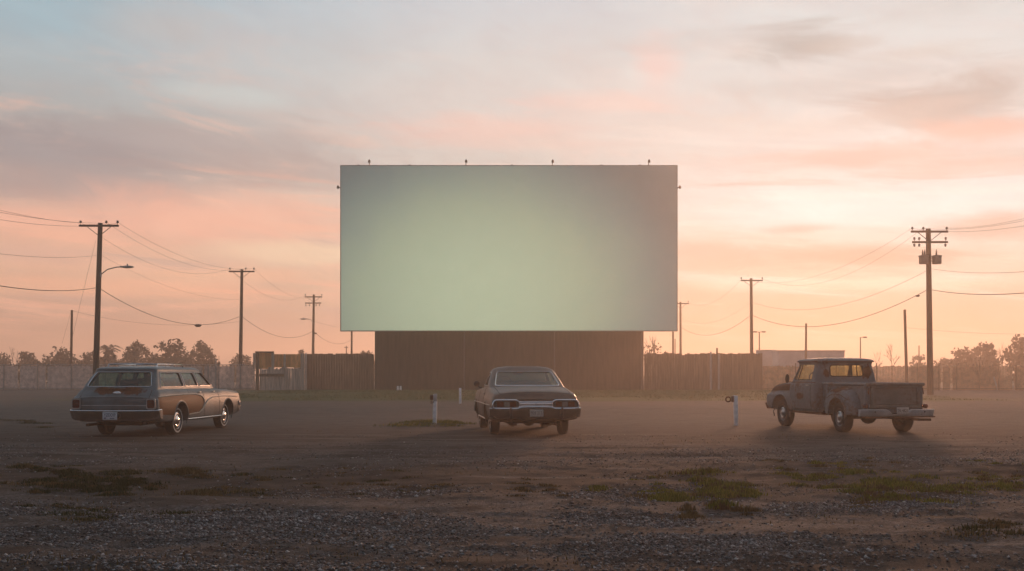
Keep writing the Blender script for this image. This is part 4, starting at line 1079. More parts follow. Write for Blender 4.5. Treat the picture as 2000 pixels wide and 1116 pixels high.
def cabin(root, rings, inset, mat, side_wins, rear_poly, front_poly, yr_range, yf_range, glass, base_z, name='roof', top_drop=.05, bow=.05):
    """hollow greenhouse with real openings; returns object, outer surface"""
    outer = loft_z(rings, bow=bow); bv = bvh_of(outer); o = outer.build(name, mat, root)
    inner = []
    for i, (z, yr, yf, wr, wf, rad) in enumerate(rings):
        inner.append((z - top_drop if i else z - .25, yr + inset, yf - inset, wr - inset, wf - inset, max(.02, rad - .02)))
    boolean(o, loft_z(inner, bow=bow))
    for poly in side_wins: boolean(o, MB().prism(poly, 'x', -2, 2))
    if rear_poly: boolean(o, MB().prism(rear_poly, 'y', *yr_range))
    if front_poly: boolean(o, MB().prism(front_poly, 'y', *yf_range))
    return o, bv

def pane(root, name, bv, poly, axis, sg, glass, off=-.018, grow=1.03, trim_mat=None, trim_r=.011):
    c = Vector((sum(p[0] for p in poly) / len(poly), sum(p[1] for p in poly) / len(poly)))
    g = [tuple(c + (Vector(p) - c) * grow) for p in poly]
    v, f = sheet(bv, g, axis, sg, off, .12)
    o = MB().add(v, f).build(name, glass, root, fix=False)
    if trim_mat:
        b = MB(); trim(b, bv, poly, axis, sg, .003, trim_r, True); b.build('window_trim', trim_mat, o)
    return o

def bumper_shape(poly, y0, y1, wrap, wmax, bev=.02, n=40):
    """front outline (x,z) extruded between y0 (outer face) and y1, its ends wrapped round the body"""
    xs = np.linspace(-wmax, wmax, n)
    lo = pchip([p[0] for p in poly[0]], [p[1] for p in poly[0]], xs); hi = pchip([p[0] for p in poly[1]], [p[1] for p in poly[1]], xs)
    V, Fc = [], []; prof = [(1, 0.0), (.62, 0.0), (.50, .06), (.30, .35), (.12, .66), (.0, .86), (-.02, .93), (.04, .985), (.2, 1.0), (1, 1.0)]
    m = len(prof)
    for x, a, b in zip(xs, lo, hi):
        wy = wrap * (abs(x) / wmax) ** 6
        for (d, h) in prof: V.append((x, y0 + (y1 - y0) * d + wy, a + (b - a) * h))
    for i in range(n - 1):
        for k in range(m):
            a, b = i * m + k, i * m + (k + 1) % m; Fc.append((a, b, b + m, a + m))
    Fc.append(tuple(range(m - 1, -1, -1))); Fc.append(tuple(range((n - 1) * m, n * m)))
    return MB().add(V, Fc)

def plate(root, x, y, z, w_, h_, txt, pm, im, tilt=0.0, sub=False):
    b = MB(); b.box((0, 0, 0), (w_, .012, h_), bev=.004); o = b.build('license_plate', pm, root); o.location = (x, y, z); o.rotation_euler = (R(tilt), 0, 0)
    text_part('plate_lettering', txt, h_ * .62, im, o, (0, -.0075, h_ * (.12 if sub else .0)), (R(90), 0, 0), .001, w_ * .80)
    if sub:
        s = MB(); s.ball((-w_ * .33, -.006, -h_ * .30), (.02, .003, .02), 10, 6); s.box((w_ * .16, -.007, -h_ * .30), (w_ * .32, .004, .014)); s.build('plate_mark', im, o)
    return o

# ------------------------------------------------------------------ station wagon
wag = empty('station_wagon', (-8.61, 24.3, 0), R(-5), 'old pale blue station wagon with brown wood side panels and a chrome roof rack', 'car', 'old cars parked facing the screen')
MW = weathered('wagon_paint', (.122, .158, .168), rust=.24, dust=.30, rough=.34, seed=1.3,
               spots=[(-.28, -1.12, 1.02, .36, .35, .11), (.32, -1.12, 1.015, .36, .35, .12), (-.05, -1.14, 1.04, .5, .3, .05)])
st_ = [(-1.30, sec(.95, .40, .865, .90, .80, .955)), (-1.24, sec(.985, .37, .90, .885, .82, .975)), (-1.14, sec(.99, .35, 1.00, .865, .86, .965)), (-1.05, sec(.995, .33, 1.055, .86, .90, .955)),
       (-.5, sec(1.0, .31, 1.065, .865, .90, .96)), (.4, sec(1.0, .29, 1.06, .865, .90, .965)), (1.4, sec(1.0, .28, 1.055, .87, .89, .97)), (2.25, sec(1.0, .28, 1.035, .88, .88, .97)), (2.7, sec(1.0, .29, 1.015, .90, .87, .97)),
       (3.5, sec(.995, .31, .965, .93, .85, .97)), (3.85, sec(.985, .34, .93, .93, .82, .96)), (3.97, sec(.97, .40, .90, .91, .80, .94))]
bm_ = loft_y(st_); bvw = bvh_of(bm_)
body = bm_.build('body', MW, wag)
arches(body, (0, 3.02), .405, .335)
for y in (0, 3.02): arch_lip(body, bvw, y, .405, .335, 1, MW)
rings = [(1.03, -1.10, 2.42, .865, .86, .10), (1.12, -1.03, 2.28, .842, .84, .10), (1.30, -.90, 2.05, .775, .775, .10), (1.45, -.77, 1.86, .715, .705, .10), (1.505, -.76, 1.80, .70, .68, .12), (1.545, -.62, 1.66, .60, .59, .16), (1.56, -.3, 1.3, .35, .35, .2)]
wq = rpoly([(-.84, 1.10), (.46, 1.10), (.46, 1.425), (-.58, 1.425)], .05); wr_ = rpoly([(.57, 1.10), (1.33, 1.10), (1.28, 1.425), (.57, 1.425)], .04); wf = rpoly([(1.43, 1.10), (2.18, 1.10), (1.80, 1.425), (1.38, 1.425)], .04)
rp = rpoly([(-.74, 1.11), (.74, 1.11), (.635, 1.43), (-.635, 1.43)], .05); fp = rpoly([(-.72, 1.13), (.72, 1.13), (.62, 1.43), (-.62, 1.43)], .05)
roof, bvc = cabin(wag, rings, .045, MW, [wq, wr_, wf], rp, fp, (-1.6, -.35), (1.3, 2.8), G_green, 1.03)
for s in (1, -1):
    for pl in (wq, wr_, wf): pane(wag, 'side_window', bvc, pl, 'x', s, G_green, trim_mat=M_chrome_old, trim_r=.008)
pane(wag, 'rear_window', bvc, rp, 'y', -1, G_green, trim_mat=M_chrome); pane(wag, 'windshield', bvc, fp, 'y', 1, G_green)
fl_ = MB(); fl_.box((0, .6, 1.085), (1.5, 2.9, .03)); fl_.build('cargo_floor', M_black, wag)
seat(wag, .42, 1.36, 1.05, 1.26); seat(wag, 1.28, 1.36, 1.05, 1.28); steering(wag, -.38, 1.72, 1.16)
MB().box((0, 2.05, 1.10), (1.4, .3, .10), bev=.03).build('dashboard', M_black, wag)
c = MB(); c.box((0, 1.62, 1.40), (.22, .03, .06), bev=.01); c.build('interior_mirror', M_black, wag)
bag = MB(); bag.ball((.38, -.25, 1.10), (.26, .42, .24), 16, 10)
tag(bag.build('cloth_bundle', simple('pale_cloth', (.42, .32, .22), .9, bump=.3), wag), 'pale bundle behind the side glass')
# tailgate panel
tgp = rpoly([(-.80, .62), (.80, .62), (.775, 1.05), (-.775, 1.05)], .04)
v, f = sheet(bvw, tgp, 'y', -1, .008, .08); tg = MB().add(v, f).build('tailgate', MW, wag, fix=False); tag(tg, 'rust-stained pale blue tailgate')
seam(tg, bvw, tgp, 'y', -1, True, .008)
hb = MB(); hb.lathe([(0, .0), (.0, .10), (.02, .085), (.03, .0)], 'y', (0, 0, 0), 20, -1); hb.v = [(x, y, z * .5) for x, y, z in hb.v]
h = hb.build('handle', M_chrome, tg); h.location = shot(bvw, .02, .965, 'y', -1, .012)
ct = MB(); trim(ct, bvw, [(-.80, .70), (.80, .70)], 'y', -1, .01, .006); ct.build('trim_strip', M_chrome_old, tg)
tx = text_part('tailgate_script', 'Estate', .05, M_chrome_old, tg, (.52, -1.318, .735), (R(90), 0, 0), .002, .2) if False else None
# tail lights
for s in (-1, 1):
    out = rpoly([(s * .745, .615), (s * .955, .615), (s * .945, .855), (s * .745, .855)], .05)
    b = MB(); b.prism(out, 'y', -1.335, -1.18); o = b.build('tail_light', M_chrome_old, wag)
    inn = rpoly([(s * .77, .645), (s * .93, .645), (s * .925, .825), (s * .77, .825)], .035)
    l = MB(); l.prism(inn, 'y', -1.345, -1.30); l.build('lens', M_red, o)
    bl = MB(); 
    for z in (.70, .77): bl.box((s * .85, -1.347, z), (.13, .008, .006))
    bl.build('lens_bar', M_seam, o)
bp = bumper_shape(([(-1.02, .40), (-.9, .37), (0, .35), (.9, .37), (1.02, .40)], [(-1.02, .605), (0, .60), (1.02, .605)]), -1.44, -1.26, .16, 1.02)
bo = bp.build('rear_bumper', M_chrome, wag)
plate(wag, -.02, -1.452, .475, .33, .165, 'YZDDIP', M_plate, M_ink, sub=True)
# wood panel with pale border on the right and left flanks
wp = [(-1.20, .885), (-.6, .905), (.1, .915), (.7, .915), (1.05, .895), (1.25, .85), (1.36, .77), (1.36, .69), (1.25, .56), (1.05, .47), (.46, .45)]
wp += [(0 + .44 * math.cos(R(a)), .355 + .44 * math.sin(R(a))) for a in range(15, 166, 10)] + [(-.46, .46), (-1.18, .50)]
MWood = simple('wood_grain_vinyl', (.080, .024, .0065), .5, var=.35, scale=2.0, stretch=(1, .6, 9), spec=.08)
for s in (1, -1):
    v, f = sheet(bvw, wp, 'x', s, .005, .05); wpo = MB().add(v, f).build('wood_panel', MWood, wag, fix=False)
    bd = MB(); trim(bd, bvw, wp[:11], 'x', s, .008, .014); trim(bd, bvw, [(1.05, .47), (1.22, .52), (1.42, .66), (1.62, .76), (1.95, .82), (2.6, .83), (3.7, .80)], 'x', s, .006, .011); bd.build('panel_border', simple('cream_trim', (.46, .43, .36), .5), wpo)
# doors, sills
for s in (1, -1):
    seam(body, bvw, [(.53, 1.05), (.53, .50), (.47, .42), (.50, .36)], 'x', s); seam(body, bvw, [(1.38, 1.05), (1.40, .36)], 'x', s); seam(body, bvw, [(2.36, 1.03), (2.40, .36)], 'x', s); seam(body, bvw, [(.5, .365), (2.4, .365)], 'x', s)
    ch = MB(); trim(ch, bvw, [(.44, .335), (2.6, .335)], 'x', s, .006, .016); trim(ch, bvw, [(-1.27, .605), (-1.12, .605)], 'x', s, .01, .015); ch.build('side_trim', M_chrome, wag)
    for y in (1.16, 2.05):
        q = shot(bvw, y, .955, 'x', s, .02); hd = MB(); hd.box(q, (.03, .15, .022), bev=.009); hd.build('door_handle', M_chrome_old, wag)
sm = MB(); 
for y in (3.12, 3.22): sm.box(shot(bvw, y - .62, .70, 'x', 1, .004), (.01, .09, .02))
sm.build('fender_badge', M_chrome_old, wag)
q = shot(bvw, 3.80, .62, 'x', 1, 0); mk = MB(); mk.box((q.x, 3.83, .62), (.05, .10, .14), bev=.02); mk.build('side_marker', M_clear, wag)
fb = bumper_shape(([(-.99, .40), (0, .37), (.99, .40)], [(-.99, .56), (0, .55), (.99, .56)]), 4.12, 3.93, -.14, .99); fb.build('front_bumper', M_chrome, wag)
# roof rack
rk = MB()
for s in (-1, 1):
    rk.tube([(s * .585, -.42, 1.53), (s * .565, -.36, 1.615), (s * .565, 1.02, 1.615), (s * .585, 1.08, 1.53)], .013, 6)
    for y in (.1, .6): rk.tube([(s * .565, y, 1.54), (s * .565, y, 1.615)], .010, 6)
for y in (-.36, 1.02): rk.tube([(-.565, y, 1.615), (0, y - .01, 1.63), (.565, y, 1.615)], .013, 6)
for x in (-.35, -.18, 0, .18, .35): rk.tube([(x, -.35, 1.568), (x, 1.0, 1.57)], .008, 5)
rk.build('roof_rack', M_chrome, wag)
MB().tube([(.84, 2.75, .98), (.85, 2.74, 1.86)], [.008, .004], 5).build('antenna', M_dark, wag)
for (x, y, s) in [(.80, 0, 1), (-.80, 0, -1), (.79, 3.02, 1), (-.79, 3.02, -1)]: wheel(wag, x, y, .335, .20, s, M_chrome, True, .19)
ub = MB(); ub.box((0, 1.4, .33), (1.2, 4.6, .12)); ub.tube([(-.8, 0, .33), (.8, 0, .33)], .06, 8); ub.ball((0, 0, .33), (.16, .15, .14)); ub.box((.1, -.75, .33), (.9, .7, .16), bev=.05); ub.build('underbody', M_under, wag)
ex = MB(); ex.tube([(-.55, .4, .30), (-.55, -.6, .28), (-.60, -1.33, .27)], .032, 10); ex.build('exhaust_pipe', M_rusty, wag)

# ------------------------------------------------------------------ sedan
sed = empty('sedan', (.385, 24.5, 0), R(6.3), 'dusty brown sedan seen from behind, in the middle facing the screen', 'car', 'old cars parked facing the screen')
MS = weathered('sedan_paint', (.115, .095, .076), rust=.10, dust=.42, rough=.33, seed=4.1)
st_ = [(-1.25, sec(.95, .40, .815, .86, .74, .945, .58)), (-1.21, sec(.985, .38, .85, .865, .78, .955, .58, .03)), (-1.13, sec(1.0, .37, .94, .86, .83, .95, .60, .035)), (-.98, sec(1.005, .35, .985, .865, .87, .95, .60, .04)),
       (-.6, sec(1.01, .34, 1.03, .87, .90, .955, .60, .035)), (0, sec(1.015, .31, 1.075, .88, .92, .96, .62, .03)), (.5, sec(1.01, .29, 1.09, .89, .92, .955, .62, .02)), (1.3, sec(.99, .28, 1.07, .89, .90, .95, .60)), (2.2, sec(.99, .28, 1.05, .89, .89, .95, .6)),
       (2.6, sec(.99, .29, 1.03, .90, .87, .955)), (3.5, sec(.985, .31, .97, .92, .85, .955)), (3.85, sec(.97, .34, .92, .92, .82, .945)), (3.96, sec(.95, .40, .88, .90, .80, .92))]
bm_ = loft_y(st_); bvs = bvh_of(bm_); body = bm_.build('body', MS, sed)
arches(body, (0, 3.0), .40, .335)
for y in (0, 3.0): arch_lip(body, bvs, y, .40, .335, -1, MS)
rings = [(1.045, .02, 2.45, .90, .86, .22), (1.12, .22, 2.30, .885, .84, .22), (1.30, .58, 2.06, .82, .79, .20), (1.42, .82, 1.90, .775, .745, .20), (1.49, .95, 1.80, .735, .71, .20), (1.545, 1.06, 1.66, .63, .61, .22), (1.575, 1.15, 1.5, .40, .40, .17)]
ws = rpoly([(.72, 1.11), (2.16, 1.11), (1.84, 1.43), (1.0, 1.43)], .05)
rp = rpoly([(-.765, 1.115), (.765, 1.115), (.655, 1.445), (-.655, 1.445)], .06); fp = rpoly([(-.74, 1.14), (.74, 1.14), (.64, 1.44), (-.64, 1.44)], .05)
roof, bvc = cabin(sed, rings, .05, MS, [ws], rp, fp, (-.4, 1.2), (1.45, 2.9), G_green, 1.04)
for s in (1, -1): pane(sed, 'side_window', bvc, ws, 'x', s, G_green, trim_mat=M_chrome_old)
pane(sed, 'rear_window', bvc, rp, 'y', -1, G_green, trim_mat=M_chrome, trim_r=.014); pane(sed, 'windshield', bvc, fp, 'y', 1, G_green)
MB().box((0, 1.2, 1.105), (1.5, 2.0, .03)).build('parcel_shelf', M_black, sed)
seat(sed, .95, 1.4, 1.06, 1.20); seat(sed, 1.55, 1.4, 1.06, 1.22); steering(sed, -.38, 1.95, 1.16)
c = MB(); c.box((-.05, 1.74, 1.395), (.24, .03, .065), bev=.015); c.build('interior_mirror', M_black, sed)
for s in (-1, 1):
    seam(body, bvs, [(s * .80, -.0 + .2), (s * .80, -1.0), (s * .78, -1.12)], 'z', 1)
seam(body, bvs, [(-.78, -1.12), (.78, -1.12)], 'z', 1)
for s in (-1, 1):
    seam(body, bvs, [(.85, 1.05), (.80, .45), (.86, .36)], 'x', s); seam(body, bvs, [(2.25, 1.04), (2.35, .36)], 'x', s); seam(body, bvs, [(.82, .37), (2.35, .37)], 'x', s)
    ch = MB(); trim(ch, bvs, [(-1.0, .70), (3.6, .68)], 'x', s, .006, .010); trim(ch, bvs, [(.44, .335), (2.6, .335)], 'x', s, .006, .016); ch.build('side_trim', M_chrome_old, sed)
    q = shot(bvs, .98, .93, 'x', s, .02); hd = MB(); hd.box(q, (.03, .15, .022), bev=.009); hd.build('door_handle', M_chrome_old, sed)
MB().box((0, -1.243, .66), (1.84, .08, .22), bev=.03).build('rear_panel', simple('dark_rear_panel', (.05, .042, .036), .6), sed)
cx = MB()
for dz, r in ((.075, .014), (-.03, .012)): cx.tube([(-.38, -1.305, .70 + dz), (.38, -1.305, .70 + dz)], r, 8)
cx.box((0, -1.295, .722), (.74, .02, .085), bev=.01); cx.ball((0, -1.32, .735), (.022, .015, .03)); cx.build('centre_trim', M_chrome, sed)
for s in (-1, 1):
    out = rpoly([(s * .365, .635), (s * .945, .635), (s * .965, .70), (s * .92, .812), (s * .43, .812), (s * .365, .765)], .055)
    b = MB(); b.prism(out, 'y', -1.312, -1.20); o = b.build('tail_light', simple('lamp_bezel', (.045, .04, .036), .5), sed)
    fr2 = MB(); d = dense(out, .04, True); d.append(d[0]); fr2.tube([(p[0], -1.312, p[1]) for p in d], .020, 8); fr2.build('chrome_surround', M_chrome, o)
    for (x0, x1, mt, nm) in ((.44, .575, M_amber, 'lens'), (.59, .705, M_clear, 'reverse_lens'), (.72, .865, M_amber, 'lens')):
        l = MB(); l.prism(rpoly([(s * x0, .668), (s * x1, .668), (s * x1, .775), (s * x0, .775)], .02), 'y', -1.328, -1.29); l.build(nm, mt, o)
bp = bumper_shape(([(-1.02, .43), (-.8, .40), (0, .39), (.8, .40), (1.02, .43)], [(-1.02, .645), (-.42, .64), (-.34, .675), (0, .685), (.34, .675), (.42, .64), (1.02, .645)]), -1.42, -1.22, .17, 1.02)
bo = bp.build('rear_bumper', M_chrome, sed)
for s in (-1, 1):
    g = MB(); g.box((s * .57, -1.435, .53), (.045, .05, .25), bev=.018); g.build('bumper_guard', M_dark, bo)
plate(sed, 0, -1.435, .53, .30, .155, '925 213', M_plate2, M_ink2)
mi = MB(); mi.ball((-1.06, 1.98, 1.145), (.075, .05, .07), 14, 8); mi.tube([(-.93, 2.0, 1.04), (-1.0, 1.99, 1.06), (-1.05, 1.99, 1.11)], .014, 6); mi.build('door_mirror', M_dark, sed)
fb = bumper_shape(([(-.98, .40), (0, .37), (.98, .40)], [(-.98, .56), (0, .55), (.98, .56)]), 4.10, 3.92, -.14, .98); fb.build('front_bumper', M_chrome, sed)
for (x, y, s) in [(.80, 0, 1), (-.80, 0, -1), (.80, 3.0, 1), (-.80, 3.0, -1)]: wheel(sed, x, y, .335, .21, s, M_chrome_old, False, .19)
ub = MB(); ub.box((0, 1.4, .33), (1.2, 4.6, .10)); ub.tube([(-.8, 0, .33), (.8, 0, .33)], .06, 8); ub.ball((0, 0, .32), (.16, .15, .14)); ub.box((0, -.75, .36), (1.0, .7, .14), bev=.05); ub.build('underbody', M_under, sed)
for s in (-1, 1):
    ex = MB(); ex.tube([(s * .42, .4, .28), (s * .42, -.5, .26), (s * .45, -1.30, .275)], .03, 10); ex.ball((s * .42, -.35, .27), (.11, .3, .075)); ex.build('exhaust_pipe', M_rusty, sed)

# ------------------------------------------------------------------ pickup truck
trk = empty('pickup_truck', (8.70, 25.3, 0), R(10.5), 'rusty blue grey pickup truck with rounded rear fenders, on the right', 'truck', 'old cars parked facing the screen')
MT = weathered('truck_paint', (.18, .215, .23), rust=.40, dust=.35, rough=.50, seed=7.7, spots=[(-.95, 2.05, .82, .3, .3, .12), (-.85, .12, 1.02, .4, .5, .10), (.55, 1.3, 1.45, .2, .3, .22), (-.55, 1.3, 1.42, .12, .3, .15)])
MT2 = weathered('truck_hood_rust', (.13, .10, .085), rust=.58, dust=.25, rough=.6, seed=3.1)
MT3 = weathered('tailgate_paint', (.20, .19, .165), rust=.38, dust=.4, rough=.6, seed=9.4)
# cab
rings = [(.40, 1.28, 2.62, .80, .82, .06), (.52, 1.26, 2.66, .86, .88, .08), (.85, 1.25, 2.70, .895, .91, .10), (1.12, 1.26, 2.68, .87, .89, .10), (1.22, 1.28, 2.64, .835, .84, .10), (1.40, 1.30, 2.54, .80, .80, .10), (1.62, 1.335, 2.44, .755, .75, .10), (1.69, 1.32, 2.46, .765, .755, .09), (1.715, 1.28, 2.50, .785, .775, .09), (1.745, 1.30, 2.46, .765, .755, .11), (1.785, 1.42, 2.32, .64, .63, .16), (1.805, 1.62, 2.08, .38, .38, .15)]
ws = rpoly([(1.52, 1.235), (2.50, 1.235), (2.36, 1.63), (1.52, 1.63)], .05)
rp = rpoly([(-.455, 1.335), (.455, 1.335), (.44, 1.615), (-.44, 1.615)], .07); fp = rpoly([(-.72, 1.26), (.72, 1.26), (.68, 1.63), (-.68, 1.63)], .06)
outer = loft_z(rings, bow=.03); bvk = bvh_of(outer); cab = outer.build('cab', MT, trk)
boolean(cab, loft_z([(z - (.05 if z > 1.65 else 0) + (.5 if z < .45 else 0), a + .05, b - .05, c_ - .05, d - .05, max(.03, e_ - .02)) for (z, a, b, c_, d, e_) in [(.50, *rings[1][1:])] + rings[2:]], bow=.03))
for pl, ax_, rg in ((ws, 'x', (-2, 2)), (rp, 'y', (1.0, 1.7)), (fp, 'y', (1.95, 3.0))): boolean(cab, MB().prism(pl, ax_, *rg))
for s in (1, -1):
    pane(trk, 'side_window', bvk, ws, 'x', s, G_yellow); 
    d = MB(); trim(d, bvk, [(2.26, 1.24), (2.16, 1.63)], 'x', s, 0, .014); d.build('vent_window_bar', M_black, trk)
pane(trk, 'rear_window', bvk, rp, 'y', -1, G_yellow, trim_mat=M_black, trim_r=.014); pane(trk, 'windshield', bvk, fp, 'y', 1, G_yellow)
seat(trk, 1.50, 1.44, .72, 1.26); steering(trk, -.36, 2.15, 1.26, .21)
MB().box((0, 2.45, 1.18), (1.5, .3, .12), bev=.03).build('dashboard', M_black, trk)
c = MB(); c.box((-.34, 2.05, 1.575), (.15, .03, .05), bev=.012); c.build('interior_mirror', M_black, trk)
dr = MB(); trim(dr, bvk, dense([(1.32, 1.705), (2.42, 1.705)], .1), 'x', -1, .012, .013); trim(dr, bvk, dense([(1.32, 1.705), (2.42, 1.705)], .1), 'x', 1, .012, .013); trim(dr, bvk, [(-.66, 1.70), (.66, 1.70)], 'y', -1, .012, .013); dr.build('drip_rail', MT2, cab)
doorp = rpoly([(1.47, .50), (2.50, .50), (2.52, 1.20), (1.47, 1.20)], .05)
for s in (-1, 1):
    v, f = sheet(bvk, doorp, 'x', s, .006, .08); dd = MB().add(v, f).build('door', MT, trk, fix=False); seam(dd, bvk, doorp, 'x', s, True, .008)
    q = shot(bvk, 1.60, 1.10, 'x', s, .03); hh = MB(); hh.box(q, (.03, .15, .03), bev=.01); hh.build('handle', M_chrome_old, dd)
bl = MB(); trim(bl, bvk, [(1.30, 1.175), (2.66, 1.175)], 'x', -1, .004, .010); append(cab, bl.v, bl.f, MT2)
# bonnet and front fenders
def fsec(w, zb, zsh, wl, zt, wtop, crown=.03):
    return [(0, zb), (w * .8, zb), (w - .04, zb + .02), (w, zb + .14), (w + .005, (zb + zsh) / 2 + .05), (w - .015, zsh - .03), (w - .05, zsh), (wl + .012, zsh + .012), (wl, zsh + .04), (wtop + .03, zt - .06), (wtop - .06, zt - .005), (wtop * .5, zt + crown * .8), (0, zt + crown)]
st_ = [(2.52, fsec(.90, .42, .88, .865, 1.20, .80)), (2.75, fsec(.92, .42, .88, .865, 1.185, .80)), (3.2, fsec(.955, .42, .875, .87, 1.15, .79)), (3.65, fsec(.97, .43, .87, .865, 1.10, .78)), (3.9, fsec(.965, .46, .855, .85, 1.055, .75)), (3.99, fsec(.94, .50, .83, .80, .99, .68))]
bm_ = loft_y(st_); bvf = bvh_of(bm_); fen = bm_.build('front_fender', MT, trk); arches(fen, (3.12,), .46, .36, .58, .03)
arch_lip(fen, bvf, 3.12, .46, .36, -1, MT, .016, up=.03)
hp = [(-.76, 2.66), (.76, 2.66), (.75, 3.3), (.70, 3.92), (-.70, 3.92), (-.75, 3.3)]
v, f = sheet(bvf, hp, 'z', 1, .012, .08); hd = MB().add(v, f).build('hood', MT2, trk, fix=False)
v, f = sheet(bvf, [(2.62, .955), (3.94, .93), (3.90, 1.02), (3.3, 1.105), (2.62, 1.15)], 'x', -1, .008, .06); append(hd, v, f, MT2)
v, f = sheet(bvf, [(2.62, .955), (3.94, .93), (3.90, 1.02), (3.3, 1.105), (2.62, 1.15)], 'x', 1, .008, .06); append(hd, v, f, MT2)
fb = bumper_shape(([(-.95, .44), (0, .42), (.95, .44)], [(-.95, .60), (0, .60), (.95, .60)]), 4.16, 3.96, -.10, .95); fb.build('front_bumper', M_rusty, trk)
for s in (-1, 1):
    h = MB(); h.lathe([(0, .0), (0, .1), (.03, .105), (.05, .09), (.06, 0)], 'y', (s * .72, 3.97, .76), 16); h.build('headlight', M_clear, trk)
# bed
bed = MB(); zt_, zb_ = 1.15, .56; yr_, yf_ = -.96, 1.20; bw_ = .665
for s in (-1, 1):
    bed.box((s * bw_, (yr_ + yf_) / 2, (zt_ + zb_) / 2), (.035, yf_ - yr_, zt_ - zb_)); bed.tube([(s * (bw_ + .02), yr_ - .02, zt_), (s * (bw_ + .02), yf_, zt_)], .036, 10)
    for y in (yr_ + .05, .95): bed.box((s * (bw_ + .03), y, (zt_ + zb_) / 2 - .02), (.05, .11, zt_ - zb_ + .0), bev=.012)
bed.box((0, yf_, (zt_ + zb_) / 2), (2 * bw_ - .04, .035, zt_ - zb_ - .01)); bed.tube([(-bw_, yf_, zt_), (bw_, yf_, zt_)], .03, 8)
bed.box((0, (yr_ + yf_) / 2, zb_ + .04), (2 * bw_ - .04, yf_ - yr_ - .05, .04)); bed.box((0, yr_ + .02, zb_ - .03), (2 * bw_, .06, .10))
bed.build('cargo_bed', MT, trk)
tgm = MB(); yt = yr_ - .025
tgm.box((0, yt + .012, .865), (2 * bw_ - .09, .02, .50))
for z, h in ((.63, .07), (1.10, .07)): tgm.box((0, yt - .008, z), (2 * bw_ - .06, .05, h), bev=.012)
for s in (-1, 1): tgm.box((s * (bw_ - .085), yt - .008, .865), (.09, .05, .42), bev=.012)
tgm.box((0, yt - .004, .70), (2 * bw_ - .24, .03, .03), bev=.008); tgm.tube([(-bw_ - .06, yt - .015, zt_), (bw_ + .06, yt - .015, zt_)], .038, 10)
tgo = tgm.build('tailgate', MT3, trk); tag(tgo, 'brown rusted tailgate with a recessed panel')
for s in (-1, 1):
    for a in np.linspace(0, 1, 5): pass
    lk = MB(); lk.tube([(s * (bw_ + .01), yt - .04, 1.07), (s * (bw_ + .03), yt - .05, .92)], .012, 6); lk.build('latch', M_rusty, tgo)
# stepside rear fenders
def step_fender(s):
    ys_ = np.linspace(-.70, .80, 34); top = pchip([-.70, -.60, -.40, -.05, .30, .55, .70, .80], [.58, .80, .98, 1.065, 1.05, .96, .82, .62], ys_)
    wid = pchip([-.70, -.55, -.2, .2, .6, .80], [.84, .92, .965, .965, .92, .84], ys_); V, Fc = [], []; m = None
    for y, t_, w_ in zip(ys_, top, wid):
        pr = [(.66, .42), (.66, t_ - .01), (.70, t_), (w_ - .12, t_ - .012), (w_ - .045, t_ - .05), (w_ - .01, t_ - .12), (w_, max(.47, t_ - .28)), (w_ - .005, .45), (w_ - .03, .42)]
        m = len(pr); V += [(s * x, y, z) for x, z in pr]
    for i in range(len(ys_) - 1):
        for k in range(m):
            a, b = i * m + k, i * m + (k + 1) % m; Fc.append((a, b, b + m, a + m))
    Fc.append(tuple(range(m - 1, -1, -1))); Fc.append(tuple(range((len(ys_) - 1) * m, len(ys_) * m)))
    b = MB().add(V, Fc); bv = bvh_of(b); o = b.build('rear_fender', MT, trk, ang=50)
    c = MB(); c.prism([(.43 * math.cos(t_), .40 + .44 * math.sin(t_)) for t_ in np.linspace(0, 2 * math.pi, 33)[:-1]], 'x', s * .60, s * 1.4); boolean(o, c)
    arch_lip(o, bv, 0, .435, .40, s, MT, .014, -2, 182, 0.0)
    bd = MB(); trim(bd, bv, [(-.5, .78), (-.2, .90), (.2, .905), (.55, .80)], 'x', s, .0, .008); append(o, bd.v, bd.f, MT2)
    return o
for s in (-1, 1): step_fender(s)
for s in (-1, 1):
    rb = MB(); rb.box((s * .80, 1.70, .41), (.24, 1.75, .05), bev=.015); rb.build('running_board', MT2, trk)
    t_ = MB(); t_.lathe([(0, 0), (0, .055), (.05, .05), (.065, .0)], 'y', (s * .755, yr_ - .03, .645), 14, -1); t_.box((s * .74, yr_ + .01, .64), (.1, .05, .06)); tl = t_.build('tail_light', M_red, trk)
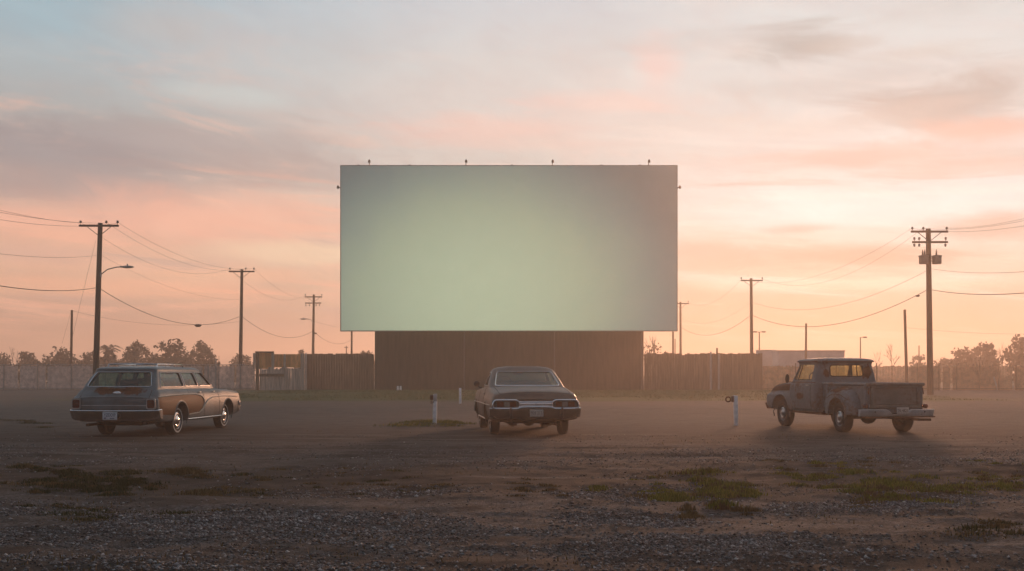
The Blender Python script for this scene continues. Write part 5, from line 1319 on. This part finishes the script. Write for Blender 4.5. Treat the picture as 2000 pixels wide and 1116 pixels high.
bp = bumper_shape(([(-.93, .415), (0, .405), (.93, .415)], [(-.93, .575), (-.34, .575), (-.28, .555), (-.16, .465), (.16, .465), (.28, .555), (.34, .575), (.93, .575)]), -1.20, -1.10, .10, .93, n=80)
MBp = weathered('bumper_white', (.50, .50, .49), rust=.30, dust=.2, rough=.5, seed=2.2)
bo = bp.build('rear_bumper', MBp, trk); tag(bo, 'dented white rear bumper with rust streaks')
for s in (-1, 1):
    for x in (.36, .62): bb = MB().ball((s * x, -1.205, .52), (.018, .012, .018)); 
    bb.build('bolt', M_dark, bo)
bs = MB(); bs.box((0, -1.13, .40), (1.80, .10, .03)); bs.build('step_lip', M_rusty, bo)
plate(trk, .06, -1.215, .545, .30, .155, '7K 4821', M_plate2, M_ink2, -4)
mir = MB(); c = Vector((-1.03, 2.50, 1.27)); mir.tube([c + Vector((.045 * math.cos(t_), 0, .105 * math.sin(t_))) for t_ in np.linspace(0, 6.283, 21)], .014, 6); mir.ball(c, (.04, .014, .10), 12, 8); mir.tube([(-.86, 2.44, 1.18), (-.98, 2.46, 1.18), c + Vector((.02, .02, -.08))], .010, 6); mir.build('door_mirror', M_dark, trk)
for (x, y, s) in [(.78, 0, 1), (-.78, 0, -1), (.78, 3.12, 1), (-.78, 3.12, -1)]: wheel(trk, x, y, .365, .21, s, M_chrome_old, False, .15, rimmat=simple('rim_grey', (.12, .12, .12), .6, .2))
ub = MB(); ub.box((.42, 1.4, .47), (.10, 4.9, .12)); ub.box((-.42, 1.4, .47), (.10, 4.9, .12)); ub.tube([(-.8, 0, .37), (.8, 0, .37)], .06, 8); ub.ball((-.12, 0, .36), (.20, .16, .17)); ub.box((0, -1.0, .44), (1.2, .12, .1)); ub.box((.1, 2.6, .42), (.6, 1.1, .2)); ub.box((.0, 1.7, .44), (1.3, .9, .06)); ub.tube([(0, 0, .40), (0, 2.4, .42)], .05, 8)
ub.build('chassis', M_under, trk)
ex = MB(); ex.tube([(.30, 1.2, .33), (.55, .3, .32), (.60, -.9, .33), (.70, -1.05, .33), (.86, -1.06, .33)], .03, 8); ex.build('exhaust_pipe', M_rusty, trk)
